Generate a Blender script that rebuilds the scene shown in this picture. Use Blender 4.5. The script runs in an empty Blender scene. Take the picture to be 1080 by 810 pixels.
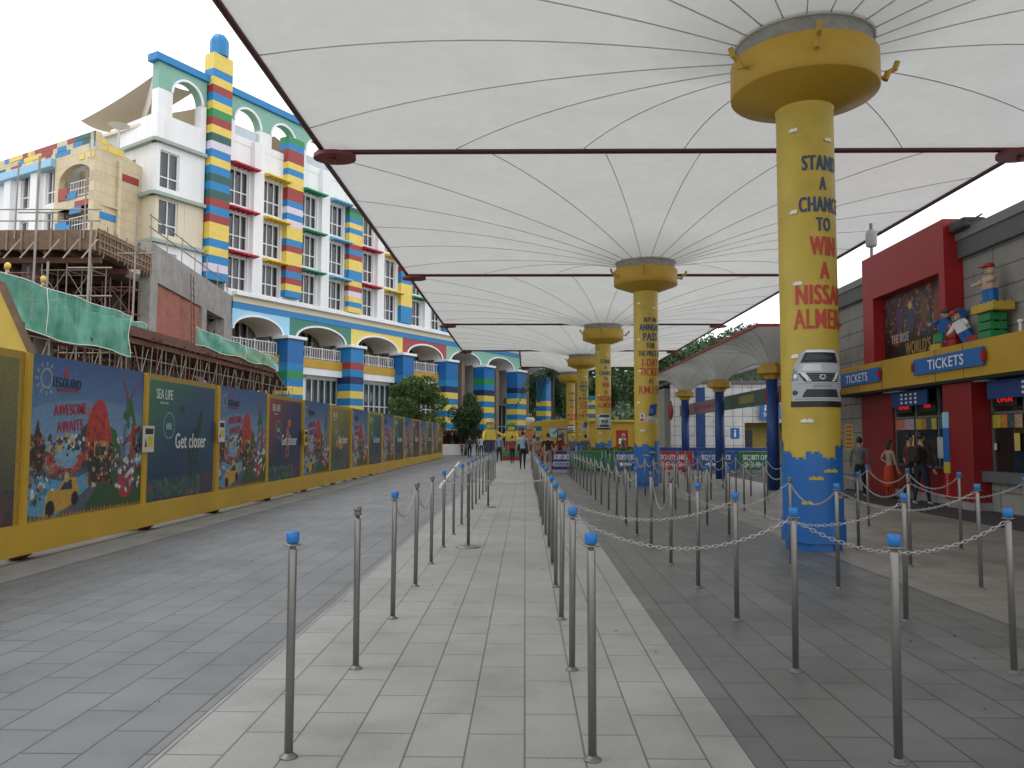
import bpy, bmesh, math, random
import numpy as np
from mathutils import Matrix, Vector
R = math.radians
random.seed(7); rng = np.random.default_rng(7)
S = bpy.context.scene
COL = S.collection

# ---------------------------------------------------------------- camera
cd = bpy.data.cameras.new('camera'); cam = bpy.data.objects.new('camera', cd); COL.objects.link(cam)
S.camera = cam
F, HY, VX, ROLL = 850.0, 462.0, 554.0, 0.15
cd.sensor_width = 36; cd.lens = F/1080*36; cd.clip_start = .05; cd.clip_end = 3000
_p = math.atan((HY-405)/F); _y = math.atan((VX-540)/F*math.cos(_p))
_fw = Vector((-math.sin(_y)*math.cos(_p), math.cos(_y)*math.cos(_p), math.sin(_p)))
_r = Vector((math.cos(_y), math.sin(_y), 0)); _u = _r.cross(_fw)
_a = R(ROLL); _r2 = _r*math.cos(_a)+_u*math.sin(_a); _u2 = -_r*math.sin(_a)+_u*math.cos(_a)
cam.matrix_world = Matrix(((_r2.x, _u2.x, -_fw.x, 0), (_r2.y, _u2.y, -_fw.y, 0), (_r2.z, _u2.z, -_fw.z, 1.5), (0, 0, 0, 1)))

# ---------------------------------------------------------------- world, sun, exposure
W = bpy.data.worlds.new('World'); S.world = W; W.use_nodes = True
nt = W.node_tree; nt.nodes.clear()
sky = nt.nodes.new('ShaderNodeTexSky'); sky.sky_type = 'NISHITA'; sky.sun_disc = False
SUN_EL, SUN_ROT = 58, -100
sky.sun_elevation = R(SUN_EL); sky.sun_rotation = R(SUN_ROT); sky.dust_density = 6; sky.air_density = 1.2; sky.ozone_density = 0.6
hs = nt.nodes.new('ShaderNodeHueSaturation'); hs.inputs['Saturation'].default_value = .22
mixc = nt.nodes.new('ShaderNodeMix'); mixc.data_type = 'RGBA'
tc = nt.nodes.new('ShaderNodeTexCoord'); nz = nt.nodes.new('ShaderNodeTexNoise'); nz.inputs['Scale'].default_value = 2.2
nz.inputs['Detail'].default_value = 5
rmp = nt.nodes.new('ShaderNodeMapRange'); rmp.inputs[1].default_value = .3; rmp.inputs[2].default_value = .7; rmp.inputs[3].default_value = .86; rmp.inputs[4].default_value = 1.0
bg = nt.nodes.new('ShaderNodeBackground'); bg.inputs['Strength'].default_value = .15
out = nt.nodes.new('ShaderNodeOutputWorld')
L = nt.links.new
L(sky.outputs[0], hs.inputs['Color']); L(tc.outputs['Generated'], nz.inputs['Vector']); L(nz.outputs[0], rmp.inputs[0])
mixc.inputs['Factor'].default_value = rmp.inputs[3].default_value
L(rmp.outputs[0], mixc.inputs['Factor']); L(hs.outputs[0], mixc.inputs['A']); mixc.inputs['B'].default_value = (11, 11.3, 11.8, 1)
L(mixc.outputs['Result'], bg.inputs[0]); L(bg.outputs[0], out.inputs[0])
sd = bpy.data.lights.new('sun', 'SUN'); sd.energy = 1.0; sd.angle = R(25); sd.color = (1, .97, .93)
sun = bpy.data.objects.new('sun', sd); COL.objects.link(sun)
_az = R(-SUN_ROT)  # sun over the left side
sv = Vector((-math.sin(R(100))*math.cos(R(SUN_EL)), math.cos(R(100))*math.cos(R(SUN_EL)), math.sin(R(SUN_EL))))
sun.rotation_euler = sv.to_track_quat('Z', 'Y').to_euler()
S.view_settings.view_transform = 'Standard'; S.view_settings.look = 'None'
S.view_settings.exposure = -0.06; S.view_settings.gamma = 1
S.render.engine = 'CYCLES'; S.cycles.max_bounces = 6; S.cycles.transparent_max_bounces = 6

# ---------------------------------------------------------------- materials
def lin(h):
    if isinstance(h, str):
        h = h.lstrip('#'); h = [int(h[i:i+2], 16)/255 for i in (0, 2, 4)]
    return tuple(c/12.92 if c <= .04045 else ((c+.055)/1.055)**2.4 for c in h)
MATS = {}
def mat(name, col, rough=.6, metal=0, var=.12, scale=3.0, bump=0.0, bscale=40, emit=0, spec=.5, streak=0):
    """principled with large soft noise variation of the surface colour, fine bump"""
    if name in MATS: return MATS[name]
    m = bpy.data.materials.new(name); m.use_nodes = True; n = m.node_tree; b = n.nodes['Principled BSDF']
    c = lin(col) if isinstance(col, str) else col
    b.inputs['Roughness'].default_value = rough; b.inputs['Metallic'].default_value = metal
    b.inputs['Specular IOR Level'].default_value = spec
    if var > 0:
        g = n.nodes.new('ShaderNodeTexCoord'); t = n.nodes.new('ShaderNodeTexNoise'); t.inputs['Scale'].default_value = scale; t.inputs['Detail'].default_value = 6
        t.inputs['Roughness'].default_value = .65
        r = n.nodes.new('ShaderNodeMapRange'); r.inputs[1].default_value = .25; r.inputs[2].default_value = .75; r.inputs[3].default_value = 1-var; r.inputs[4].default_value = 1+var*.6
        v = n.nodes.new('ShaderNodeVectorMath'); v.operation = 'SCALE'; v.inputs[0].default_value = c
        if streak:
            mp = n.nodes.new('ShaderNodeMapping'); mp.inputs['Scale'].default_value = (1, 1, streak); n.links.new(g.outputs['Object'], mp.inputs[0]); n.links.new(mp.outputs[0], t.inputs[0])
        else: n.links.new(g.outputs['Object'], t.inputs[0])
        n.links.new(t.outputs[0], r.inputs[0]); n.links.new(r.outputs[0], v.inputs['Scale']); n.links.new(v.outputs[0], b.inputs['Base Color'])
    else: b.inputs['Base Color'].default_value = (*c, 1)
    if bump:
        t2 = n.nodes.new('ShaderNodeTexNoise'); t2.inputs['Scale'].default_value = bscale; bp = n.nodes.new('ShaderNodeBump'); bp.inputs['Strength'].default_value = bump; bp.inputs['Distance'].default_value = .02
        g2 = n.nodes.new('ShaderNodeTexCoord'); n.links.new(g2.outputs['Object'], t2.inputs[0]); n.links.new(t2.outputs[0], bp.inputs['Height']); n.links.new(bp.outputs[0], b.inputs['Normal'])
    if emit: b.inputs['Emission Color'].default_value = (*c, 1); b.inputs['Emission Strength'].default_value = emit
    MATS[name] = m; return m
def paver(name, ca, cb, bw, bh, mortar=.006, mc=(.06, .06, .06), rough=.55, vertical=False, rot=False, dirt=.32, off=.5, axis='ground', msm=.1, stain=.35):
    m = bpy.data.materials.new(name); m.use_nodes = True; n = m.node_tree; b = n.nodes['Principled BSDF']; lk = n.links.new
    g = n.nodes.new('ShaderNodeTexCoord'); sp = n.nodes.new('ShaderNodeSeparateXYZ'); cb_ = n.nodes.new('ShaderNodeCombineXYZ')
    lk(g.outputs['Object'], sp.inputs[0])
    a, c = {'ground': (1, 0), 'xz': (0, 2), 'yz': (1, 2)}[axis]
    lk(sp.outputs[a], cb_.inputs[0]); lk(sp.outputs[c], cb_.inputs[1])
    t = n.nodes.new('ShaderNodeTexBrick'); t.offset = off; t.inputs['Scale'].default_value = 1; t.inputs['Brick Width'].default_value = bw; t.inputs['Row Height'].default_value = bh
    t.inputs['Mortar Size'].default_value = mortar; t.inputs['Mortar Smooth'].default_value = msm; t.inputs['Color1'].default_value = (*ca, 1); t.inputs['Color2'].default_value = (*cb, 1); t.inputs['Mortar'].default_value = (*mc, 1); t.inputs['Bias'].default_value = 0
    lk(cb_.outputs[0], t.inputs[0])
    def scaled(src, scale, lo, hi, det=8, rg=.6, a1=.3, a2=.7):
        z = n.nodes.new('ShaderNodeTexNoise'); z.inputs['Scale'].default_value = scale; z.inputs['Detail'].default_value = det; z.inputs['Roughness'].default_value = rg; lk(g.outputs['Object'], z.inputs[0])
        r = n.nodes.new('ShaderNodeMapRange'); r.inputs[1].default_value = a1; r.inputs[2].default_value = a2; r.inputs[3].default_value = lo; r.inputs[4].default_value = hi; lk(z.outputs[0], r.inputs[0])
        v = n.nodes.new('ShaderNodeVectorMath'); v.operation = 'SCALE'; lk(src, v.inputs[0]); lk(r.outputs[0], v.inputs['Scale']); return v.outputs[0]
    o = scaled(t.outputs['Color'], .55, 1-dirt, 1+dirt*.5)
    o = scaled(o, 1.7, 1-stain*.55, 1.08, a1=.30, a2=.52)
    o = scaled(o, 130, .78, 1.2, det=2)
    lk(o, b.inputs['Base Color']); b.inputs['Roughness'].default_value = rough
    bp = n.nodes.new('ShaderNodeBump'); bp.inputs['Strength'].default_value = .35; bp.inputs['Distance'].default_value = .006; bp.invert = True
    lk(t.outputs['Fac'], bp.inputs['Height']); lk(bp.outputs[0], b.inputs['Normal'])
    MATS[name] = m; return m
def attr_mat(name='print', rough=.45):
    m = bpy.data.materials.new(name); m.use_nodes = True; n = m.node_tree; b = n.nodes['Principled BSDF']
    a = n.nodes.new('ShaderNodeAttribute'); a.attribute_name = 'ink'; n.links.new(a.outputs['Color'], b.inputs['Base Color']); b.inputs['Roughness'].default_value = rough
    return m
def leafmat(name, a, b_):
    m = bpy.data.materials.new(name); m.use_nodes = True; n = m.node_tree; b = n.nodes['Principled BSDF']
    at = n.nodes.new('ShaderNodeAttribute'); at.attribute_name = 'ink'
    mx = n.nodes.new('ShaderNodeMix'); mx.data_type = 'RGBA'; mx.inputs['A'].default_value = (*a, 1); mx.inputs['B'].default_value = (*b_, 1)
    n.links.new(at.outputs['Fac'], mx.inputs['Factor']); n.links.new(mx.outputs['Result'], b.inputs['Base Color']); b.inputs['Roughness'].default_value = .6
    tr = n.nodes.new('ShaderNodeBsdfTranslucent'); n.links.new(mx.outputs['Result'], tr.inputs[0]); ms = n.nodes.new('ShaderNodeMixShader'); ms.inputs[0].default_value = .3
    n.links.new(b.outputs[0], ms.inputs[1]); n.links.new(tr.outputs[0], ms.inputs[2]); n.links.new(ms.outputs[0], n.nodes['Material Output'].inputs[0])
    return m
YEL = mat('yellow paint', (.53, .38, .045), .5, var=.2, scale=1.5)
YEL2 = mat('amber paint', (.50, .30, .025), .5, var=.15, scale=1.2)
HYEL = mat('hoarding yellow', (.60, .37, .03), .5, var=.18, scale=.8)
BLU = mat('blue paint', (.012, .13, .42), .42, var=.12, scale=1.5)
DBLU = mat('dark blue paint', (.01, .045, .19), .45)
RED = mat('red paint', (.36, .012, .014), .4, var=.1)
MAR = mat('maroon steel', (.085, .018, .016), .5); PLATE = mat('corner plate red', (.17, .018, .018), .5)
STEEL = mat('brushed steel', (.31, .30, .285), .48, metal=.85, var=.25, scale=8, streak=.05)
DSTEEL = mat('dull steel', (.22, .215, .205), .5, metal=.7, var=.25, scale=10)
CAPB = mat('blue plastic', (.018, .19, .55), .4, var=.06)
WHT = mat('white paint', (.78, .78, .77), .6, var=.07, scale=.8)
WALLW = mat('white render', (.80, .80, .79), .8, var=.12, scale=1.1, streak=.12)
CREAM = mat('cream render', (.66, .59, .44), .8, var=.08, scale=.5)
BEI = paver('beige block wall', (.60, .50, .335), (.55, .46, .30), 1.6, .62, .02, (.46, .38, .25), .8, axis='xz', dirt=.08, stain=.1)
GLASS = mat('dark window glass', (.018, .022, .028), .08, var=.4, scale=.6, spec=.8)
TGLASS = mat('teal window glass', (.02, .05, .055), .08, var=.3, spec=.8)
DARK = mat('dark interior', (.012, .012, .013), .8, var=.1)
CONC = mat('raw concrete', (.29, .275, .25), .85, var=.4, scale=1.2, bump=.3)
BRICK = paver('red brickwork', (.36, .10, .06), (.28, .075, .05), .24, .085, .012, (.30, .17, .13), .85, axis='xz', dirt=.2)
WOOD = mat('formwork timber', (.17, .105, .065), .8, var=.4, scale=4)
RUST = mat('rusty brown timber', (.13, .06, .04), .85, var=.4, scale=3)
TUBE = mat('galvanised scaffold tube', (.30, .27, .23), .6, metal=.3, var=.3)
RTUBE = mat('rusty prop', (.20, .10, .07), .75, var=.4)
SEAM = mat('membrane seam', (.60, .59, .55), .7)
GREY = mat('grey metal', (.11, .115, .12), .5)
BLK = mat('black plastic', (.012, .012, .014), .4)
INK = attr_mat()
SG = {'g': mat('green paint', (.02, .24, .07), .45), 'r': mat('brick red paint', (.30, .035, .03), .5), 'd': mat('dark green paint', (.02, .10, .075), .5),
      'b': mat('facade blue', (.010, .20, .46), .5), 'y': mat('facade yellow', (.74, .55, .10), .5), 'w': mat('pale lilac', (.66, .58, .68), .5),
      'n': mat('navy', (.012, .025, .09), .5), 'B': mat('royal blue', (.006, .13, .38), .5)}

# membrane
def membrane_mat():
    m = bpy.data.materials.new('canopy membrane'); m.use_nodes = True; n = m.node_tree; n.nodes.remove(n.nodes['Principled BSDF']); lk = n.links.new
    g = n.nodes.new('ShaderNodeTexCoord'); z = n.nodes.new('ShaderNodeTexNoise'); z.inputs['Scale'].default_value = .6; z.inputs['Detail'].default_value = 7; lk(g.outputs['Object'], z.inputs[0])
    # membrane colour darkens by radius towards the collar
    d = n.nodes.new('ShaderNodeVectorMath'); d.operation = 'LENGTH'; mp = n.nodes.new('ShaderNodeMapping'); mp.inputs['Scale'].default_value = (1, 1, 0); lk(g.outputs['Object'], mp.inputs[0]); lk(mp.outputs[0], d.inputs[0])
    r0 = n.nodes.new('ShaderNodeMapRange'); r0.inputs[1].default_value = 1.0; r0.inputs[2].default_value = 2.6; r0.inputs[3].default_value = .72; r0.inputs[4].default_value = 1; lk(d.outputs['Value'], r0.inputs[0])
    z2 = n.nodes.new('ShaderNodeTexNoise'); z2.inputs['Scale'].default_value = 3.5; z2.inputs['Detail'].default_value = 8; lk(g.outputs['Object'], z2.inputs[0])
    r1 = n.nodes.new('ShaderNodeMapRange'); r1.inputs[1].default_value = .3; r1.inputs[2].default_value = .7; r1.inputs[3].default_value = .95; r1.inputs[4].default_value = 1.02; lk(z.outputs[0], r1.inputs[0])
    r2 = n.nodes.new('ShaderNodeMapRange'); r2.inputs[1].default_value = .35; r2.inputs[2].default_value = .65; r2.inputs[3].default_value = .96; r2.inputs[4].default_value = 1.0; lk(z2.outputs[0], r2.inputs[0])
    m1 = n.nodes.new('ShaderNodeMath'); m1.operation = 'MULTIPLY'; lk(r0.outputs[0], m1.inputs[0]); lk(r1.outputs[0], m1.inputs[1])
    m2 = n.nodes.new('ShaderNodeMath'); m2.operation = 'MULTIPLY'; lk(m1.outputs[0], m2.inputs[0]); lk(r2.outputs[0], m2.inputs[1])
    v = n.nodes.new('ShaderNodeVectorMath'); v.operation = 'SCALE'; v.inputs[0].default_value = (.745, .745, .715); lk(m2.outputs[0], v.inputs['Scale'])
    a = n.nodes.new('ShaderNodeBsdfDiffuse'); t = n.nodes.new('ShaderNodeBsdfTranslucent'); lk(v.outputs[0], a.inputs[0]); lk(v.outputs[0], t.inputs[0])
    s = n.nodes.new('ShaderNodeMixShader'); s.inputs[0].default_value = .31; lk(a.outputs[0], s.inputs[1]); lk(t.outputs[0], s.inputs[2]); lk(s.outputs[0], n.nodes['Material Output'].inputs[0])
    return m
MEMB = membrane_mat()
def net_mat():
    m = bpy.data.materials.new('green safety net'); m.use_nodes = True; n = m.node_tree; lk = n.links.new; b = n.nodes['Principled BSDF']
    g = n.nodes.new('ShaderNodeTexCoord'); z = n.nodes.new('ShaderNodeTexNoise'); z.inputs['Scale'].default_value = 1.3; z.inputs['Detail'].default_value = 8; lk(g.outputs['Object'], z.inputs[0])
    cr = n.nodes.new('ShaderNodeValToRGB'); cr.color_ramp.elements[0].position = .32; cr.color_ramp.elements[0].color = (.03, .26, .17, 1); cr.color_ramp.elements[1].position = .72; cr.color_ramp.elements[1].color = (.20, .52, .40, 1)
    lk(z.outputs[0], cr.inputs[0]); lk(cr.outputs[0], b.inputs['Base Color']); b.inputs['Roughness'].default_value = .7
    t = n.nodes.new('ShaderNodeBsdfTransparent'); s = n.nodes.new('ShaderNodeMixShader'); s.inputs[0].default_value = .22; lk(b.outputs[0], s.inputs[1]); lk(t.outputs[0], s.inputs[2]); lk(s.outputs[0], n.nodes['Material Output'].inputs[0])
    return m
NET = net_mat()

# ---------------------------------------------------------------- mesh helpers
class MB:
    def __init__(s, M=None): s.v = []; s.f = []; s.m = []; s.mats = []; s.M = M or Matrix(); s.sm = []; s.starts = []
    def mi(s, m):
        if m not in s.mats: s.mats.append(m)
        return s.mats.index(m)
    def add(s, vs, fs, m, smooth=False):
        o = len(s.v); s.starts.append((o, len(s.f))); s.v += [tuple(s.M @ Vector(p)) for p in vs]; k = s.mi(m)
        for f in fs: s.f.append([i+o for i in f]); s.m.append(k); s.sm.append(smooth)
        return s
    def box(s, x0, x1, y0, y1, z0, z1, m):
        return s.add([(x0, y0, z0), (x1, y0, z0), (x1, y1, z0), (x0, y1, z0), (x0, y0, z1), (x1, y0, z1), (x1, y1, z1), (x0, y1, z1)],
              [(0, 3, 2, 1), (4, 5, 6, 7), (0, 1, 5, 4), (1, 2, 6, 5), (2, 3, 7, 6), (3, 0, 4, 7)], m)
    def bbox(s, x0, x1, y0, y1, z0, z1, m, b=.01):   # bevelled box: all 12 edges chamfered
        vs = []; X = (x0, x1); Y = (y0, y1); Z = (z0, z1); bm_ = bmesh.new(); bmesh.ops.create_cube(bm_, size=1)
        for v in bm_.verts: v.co = Vector(((x0+x1)/2+v.co.x*(x1-x0), (y0+y1)/2+v.co.y*(y1-y0), (z0+z1)/2+v.co.z*(z1-z0)))
        bmesh.ops.bevel(bm_, geom=bm_.edges[:], offset=b, segments=2, profile=.5, affect='EDGES')
        bm_.verts.index_update(); s.add([v.co[:] for v in bm_.verts], [[v.index for v in f.verts] for f in bm_.faces], m); bm_.free(); return s
    def tube(s, a, b, r, m, n=8, r2=None, caps=True):
        a = Vector(a); b = Vector(b); d = (b-a).normalized(); q = d.orthogonal().normalized(); w = d.cross(q); r2 = r if r2 is None else r2
        vs = [a+(q*math.cos(t)+w*math.sin(t))*r for t in [2*math.pi*i/n for i in range(n)]]+[b+(q*math.cos(t)+w*math.sin(t))*r2 for t in [2*math.pi*i/n for i in range(n)]]
        fs = [(i, (i+1) % n, n+(i+1) % n, n+i) for i in range(n)]
        s.add(vs, fs, m, True)
        if caps: s.add(vs, [tuple(range(n-1, -1, -1)), tuple(range(n, 2*n))], m)
        return s
    def path(s, pts, r, m, n=6):
        pts = [Vector(p) for p in pts]; rings = []; q = None
        for i, p in enumerate(pts):
            d = (pts[min(i+1, len(pts)-1)]-pts[max(i-1, 0)]).normalized()
            if q is None: q = d.orthogonal().normalized()
            else: q = (q-d*q.dot(d)).normalized()
            w = d.cross(q); rr = r[i] if isinstance(r, (list, tuple)) else r
            rings += [p+(q*math.cos(t)+w*math.sin(t))*rr for t in [2*math.pi*k/n for k in range(n)]]
        fs = [(i*n+k, i*n+(k+1) % n, (i+1)*n+(k+1) % n, (i+1)*n+k) for i in range(len(pts)-1) for k in range(n)]
        fs += [tuple(range(n-1, -1, -1)), tuple(range((len(pts)-1)*n, len(pts)*n))]
        return s.add(rings, fs, m, True)
    def lathe(s, prof, m, n=32, c=(0, 0, 0), a0=0, smooth=True, caps=True):
        vs = []; N = len(prof)
        for r, z in prof:
            for k in range(n): t = 2*math.pi*k/n+a0; vs.append((c[0]+r*math.cos(t), c[1]+r*math.sin(t), c[2]+z))
        fs = [(i*n+k, i*n+(k+1) % n, (i+1)*n+(k+1) % n, (i+1)*n+k) for i in range(N-1) for k in range(n)]
        if caps: fs += [tuple(range(n-1, -1, -1)), tuple(range((N-1)*n, N*n))]
        return s.add(vs, fs, m, smooth)
    def ell(s, c, rx, ry, rz, m, n=12, k=8):
        prof = [(math.sin(math.pi*i/k), -math.cos(math.pi*i/k)) for i in range(k+1)]; vs = []; 
        for r, z in prof:
            for j in range(n): t = 2*math.pi*j/n; vs.append((c[0]+rx*max(r, .02)*math.cos(t), c[1]+ry*max(r, .02)*math.sin(t), c[2]+rz*z))
        fs = [(i*n+j, i*n+(j+1) % n, (i+1)*n+(j+1) % n, (i+1)*n+j) for i in range(k) for j in range(n)]
        return s.add(vs, fs, m, True)
    def poly(s, pts, d, m):      # polygon list of 3-D points extruded by vector d
        n = len(pts); d = Vector(d); vs = [Vector(p) for p in pts]+[Vector(p)+d for p in pts]
        return s.add(vs, [tuple(range(n)), tuple(range(2*n-1, n-1, -1))]+[(i, i+n, (i+1) % n+n, (i+1) % n) for i in range(n)], m)
    def pieces(s, name, parent=None, M=None):
        # every added solid becomes an object of its own
        out = []
        for i, (v0, f0) in enumerate(s.starts):
            v1, f1 = s.starts[i+1] if i+1 < len(s.starts) else (len(s.v), len(s.f)); q = MB(); q.v = s.v[v0:v1]; q.f = [[k-v0 for k in f] for f in s.f[f0:f1]]; q.mats = s.mats; q.m = s.m[f0:f1]; q.sm = s.sm[f0:f1]
            o = q.build(name, parent)
            if M is not None: o.matrix_basis = M
            out.append(o)
        return out
    def build(s, name, parent=None, loc=None):
        me = bpy.data.meshes.new(name); me.from_pydata(s.v, [], s.f); 
        for m in s.mats: me.materials.append(m)
        me.polygons.foreach_set('material_index', s.m); me.polygons.foreach_set('use_smooth', s.sm); me.update()
        bm_ = bmesh.new(); bm_.from_mesh(me); bmesh.ops.recalc_face_normals(bm_, faces=bm_.faces[:]); bm_.to_mesh(me); bm_.free()
        o = bpy.data.objects.new(name, me); COL.objects.link(o); o.parent = parent
        if loc: o.location = loc
        return o
KIDS = {}
def tag(o, label=None, cat=None, group=None, kind=None):
    if label: o['label'] = label
    if cat: o['category'] = cat
    if group: o['group'] = group
    if kind: o['kind'] = kind
    return o
def empty(name, loc=(0, 0, 0), rz=0, label=None, cat=None, group=None):
    o = bpy.data.objects.new(name, None); COL.objects.link(o); o.location = loc; o.rotation_euler = (0, 0, rz); return tag(o, label, cat, group)
def copy_tree(o, parent=None):
    c = o.copy(); COL.objects.link(c); c.parent = parent
    for ch in [k for k in o.children]: copy_tree(ch, c)
    return c
def inst(o, parent, loc, rz=0, kids=True):
    c = copy_tree(o, parent); c.location = loc; c.rotation_euler = (0, 0, rz); return c
def frame(o, d, z=0):            # local x along d, y to its left, z up
    d = Vector((d[0], d[1], 0)).normalized(); y = Vector((-d.y, d.x, 0))
    return Matrix(((d.x, y.x, 0, o[0]), (d.y, y.y, 0, o[1]), (0, 0, 1, z), (0, 0, 0, 1)))

_tc = {}
def text_mesh(txt, w, h, m, thick=.004, bold=.02, fn=None, name='lettering', parent=None, M=None):
    """text fitted into a w x h box centred on 0 in the local xz plane, facing -y; fn maps (x,z)->point"""
    key = (txt, bold)
    if key not in _tc:
        c = bpy.data.curves.new('t', 'FONT'); c.body = txt; c.align_x = 'CENTER'; c.offset = .004; c.resolution_u = 3; c.size = 1; c.space_character = 1.0+bold*2.4
        o = bpy.data.objects.new('t', c); COL.objects.link(o); bpy.context.view_layer.update()
        me = bpy.data.meshes.new_from_object(o.evaluated_get(bpy.context.evaluated_depsgraph_get()))
        _tc[key] = ([v.co[:2] for v in me.vertices], [list(p.vertices) for p in me.polygons]); bpy.data.objects.remove(o); bpy.data.meshes.remove(me)
    vs, fs = _tc[key]; A = np.array(vs); lo = A.min(0); hi = A.max(0); A = (A-(lo+hi)/2)/(hi-lo)*np.array([w, h])
    b = MB(M); pts = []; ff = []; dx = h*bold*.9
    for q in range(3):           # stroke thickened by three closely stacked layers
        pts += [Vector(fn(x*(1-2*dx/w)+(q-1)*dx, z)) if fn else Vector((x, -thick, z)) for x, z in A]; ff += [[i+q*len(A) for i in f] for f in fs]
    if len(pts) > 2 and fn:
        e = 1e-3; p0 = Vector(fn(0, 0)); nr = (Vector(fn(0, e))-p0).cross(Vector(fn(e, 0))-p0).normalized()
        if name: 
            for q in range(3):
                for i in range(len(A)): 
                    px_ = A[i][0]; p1 = Vector(fn(px_, 0)); n1 = (Vector(fn(px_+e, 0))-p1).cross(Vector(fn(px_, e))-p1).normalized(); pts[q*len(A)+i] = pts[q*len(A)+i]+n1*(q*.0006)
    b.add([tuple(v) for v in pts], ff, m)
    return b.build(name, parent)

class Canvas:                     # a printed panel: grid of coloured cells
    def __init__(s, w, h, nx, ny, col):
        s.w, s.h, s.nx, s.ny = w, h, nx, ny; x = (np.arange(nx)+.5)/nx; y = (np.arange(ny)+.5)/ny; s.X, s.Y = np.meshgrid(x, y)
        s.C = np.zeros((ny, nx, 3)); s.C[:] = lin(col); s.A = np.ones((ny, nx), bool)
    def put(s, mask, col, a=1.0): c = np.array(lin(col)) if isinstance(col, (str, list)) else np.array(col); s.C[mask] = s.C[mask]*(1-a)+c*a; return s
    def rect(s, x0, x1, y0, y1, col, a=1.0): return s.put((s.X > x0) & (s.X < x1) & (s.Y > y0) & (s.Y < y1), col, a)
    def ell(s, cx, cy, rx, ry, col, rot=0, a=1.0, inner=0):
        dx = (s.X-cx); dy = (s.Y-cy)*s.h/s.w; c, t = math.cos(rot), math.sin(rot); ry2 = ry*s.h/s.w
        q = ((dx*c+dy*t)/rx)**2+((-dx*t+dy*c)/ry2)**2; return s.put((q < 1) & (q >= inner), col, a)
    def pmask(s, pts):
        ins = np.zeros_like(s.X, bool); n = len(pts)
        for i in range(n):
            x1, y1 = pts[i]; x2, y2 = pts[(i+1) % n]
            if y1 == y2: continue
            c = ((y1 > s.Y) != (y2 > s.Y)) & (s.X < (x2-x1)*(s.Y-y1)/(y2-y1)+x1); ins ^= c
        return ins
    def poly(s, pts, col, a=1.0): return s.put(s.pmask(pts), col, a)
    def grad(s, c0, c1, ax='y', mask=None):
        t = (s.Y if ax == 'y' else s.X if ax == 'x' else np.clip((s.X+s.Y)/2, 0, 1))[..., None]; g = np.array(lin(c0))*(1-t)+np.array(lin(c1))*t
        if mask is None: s.C[:] = g
        else: s.C[mask] = g[mask]
        return s
    def bits(s, n, x0, x1, y0, y1, cols, r0=.006, r1=.02):
        for _ in range(n): 
            s.ell(rng.uniform(x0, x1), rng.uniform(y0, y1), rng.uniform(r0, r1), rng.uniform(r0, r1)*1.3, cols[rng.integers(len(cols))], rng.uniform(0, 3))
        return s
    def speck(s, amt=.12):
        s.C *= (1+rng.normal(0, amt, s.C.shape[:2]))[..., None]; s.C = np.clip(s.C, .002, .9); return s
    def mesh(s, name, fn):
        nx, ny = s.nx, s.ny; vs = [fn(i/nx*s.w-s.w/2, j/ny*s.h-s.h/2) for j in range(ny+1) for i in range(nx+1)]
        fs = []; cc = []
        for j in range(ny):
            for i in range(nx):
                if s.A[j, i]: a = j*(nx+1)+i; fs.append((a, a+1, a+nx+2, a+nx+1)); cc.append(s.C[j, i])
        me = bpy.data.meshes.new(name); me.from_pydata(vs, [], fs); at = me.attributes.new('ink', 'FLOAT_COLOR', 'CORNER')
        cc = np.repeat(np.array(cc), 4, axis=0); cc = np.hstack([cc, np.ones((len(cc), 1))]); at.data.foreach_set('color', cc.ravel().astype(np.float32)); me.materials.append(INK); me.update(); return me
def link(name, me, parent=None, loc=(0, 0, 0), rz=0):
    o = bpy.data.objects.new(name, me); COL.objects.link(o); o.parent = parent; o.location = loc; o.rotation_euler = (0, 0, rz); return o
flat = lambda x, z: (x, 0, z)

# ================================================================ GROUND
def sheet(name, x0, x1, y0, y1, z, m):
    b = MB(); b.add([(x0, y0, z), (x1, y0, z), (x1, y1, z), (x0, y1, z)], [(0, 1, 2, 3)], m); return tag(b.build(name), kind='structure')
G0 = mat('far ground', (.22, .215, .20), .8, var=.2, scale=.05)
PL = paver('dark blue grey pavers', (.190, .197, .204), (.160, .167, .174), .60, .30, .006, (.06, .06, .06), .5, dirt=.2, stain=.25)
PM = paver('light granite pavers', (.325, .32, .308), (.295, .29, .28), .60, .285, .0055, (.13, .125, .12), .5, dirt=.2, stain=.25)
PR = paver('dark grey pavers', (.155, .158, .155), (.12, .124, .122), .60, .30, .0055, (.045, .045, .045), .45, dirt=.25, stain=.3)
PW = paver('warm light pavers', (.27, .255, .225), (.22, .21, .185), .60, .30, .0045, (.13, .12, .11), .5)
ASPH = mat('asphalt', (.045, .045, .046), .75, var=.25, scale=1.5, bump=.4, bscale=90)
KERB = mat('concrete strip', (.13, .125, .115), .8, var=.25, scale=2)
sheet('ground', -900, 900, -60, 1600, -.012, G0)
sheet('hoarding_verge', -6.0, -5.35, -6, 62, .004, mat('pale screed', (.27, .265, .25), .8, var=.3, scale=1.4))
sheet('plaza_paving', -6.0, -1.74, -6, 140, 0, PL)
sheet('concrete_strip', -8.6, -6.004, -6, 62, -.004, KERB)
sheet('light_walkway', -1.736, 1.055, -6, 140, 0, PM)
sheet('canopy_paving', 1.059, 3.93, -6, 140, 0, PR)
sheet('queue_paving', 3.934, 8.1, -6, 60, 0, PW)
sheet('ticket_lane', 8.104, 20, -6, 60, -.002, ASPH)
sheet('far_plaza', -40, -6.004, 62.01, 140, -.001, PL)

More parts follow.
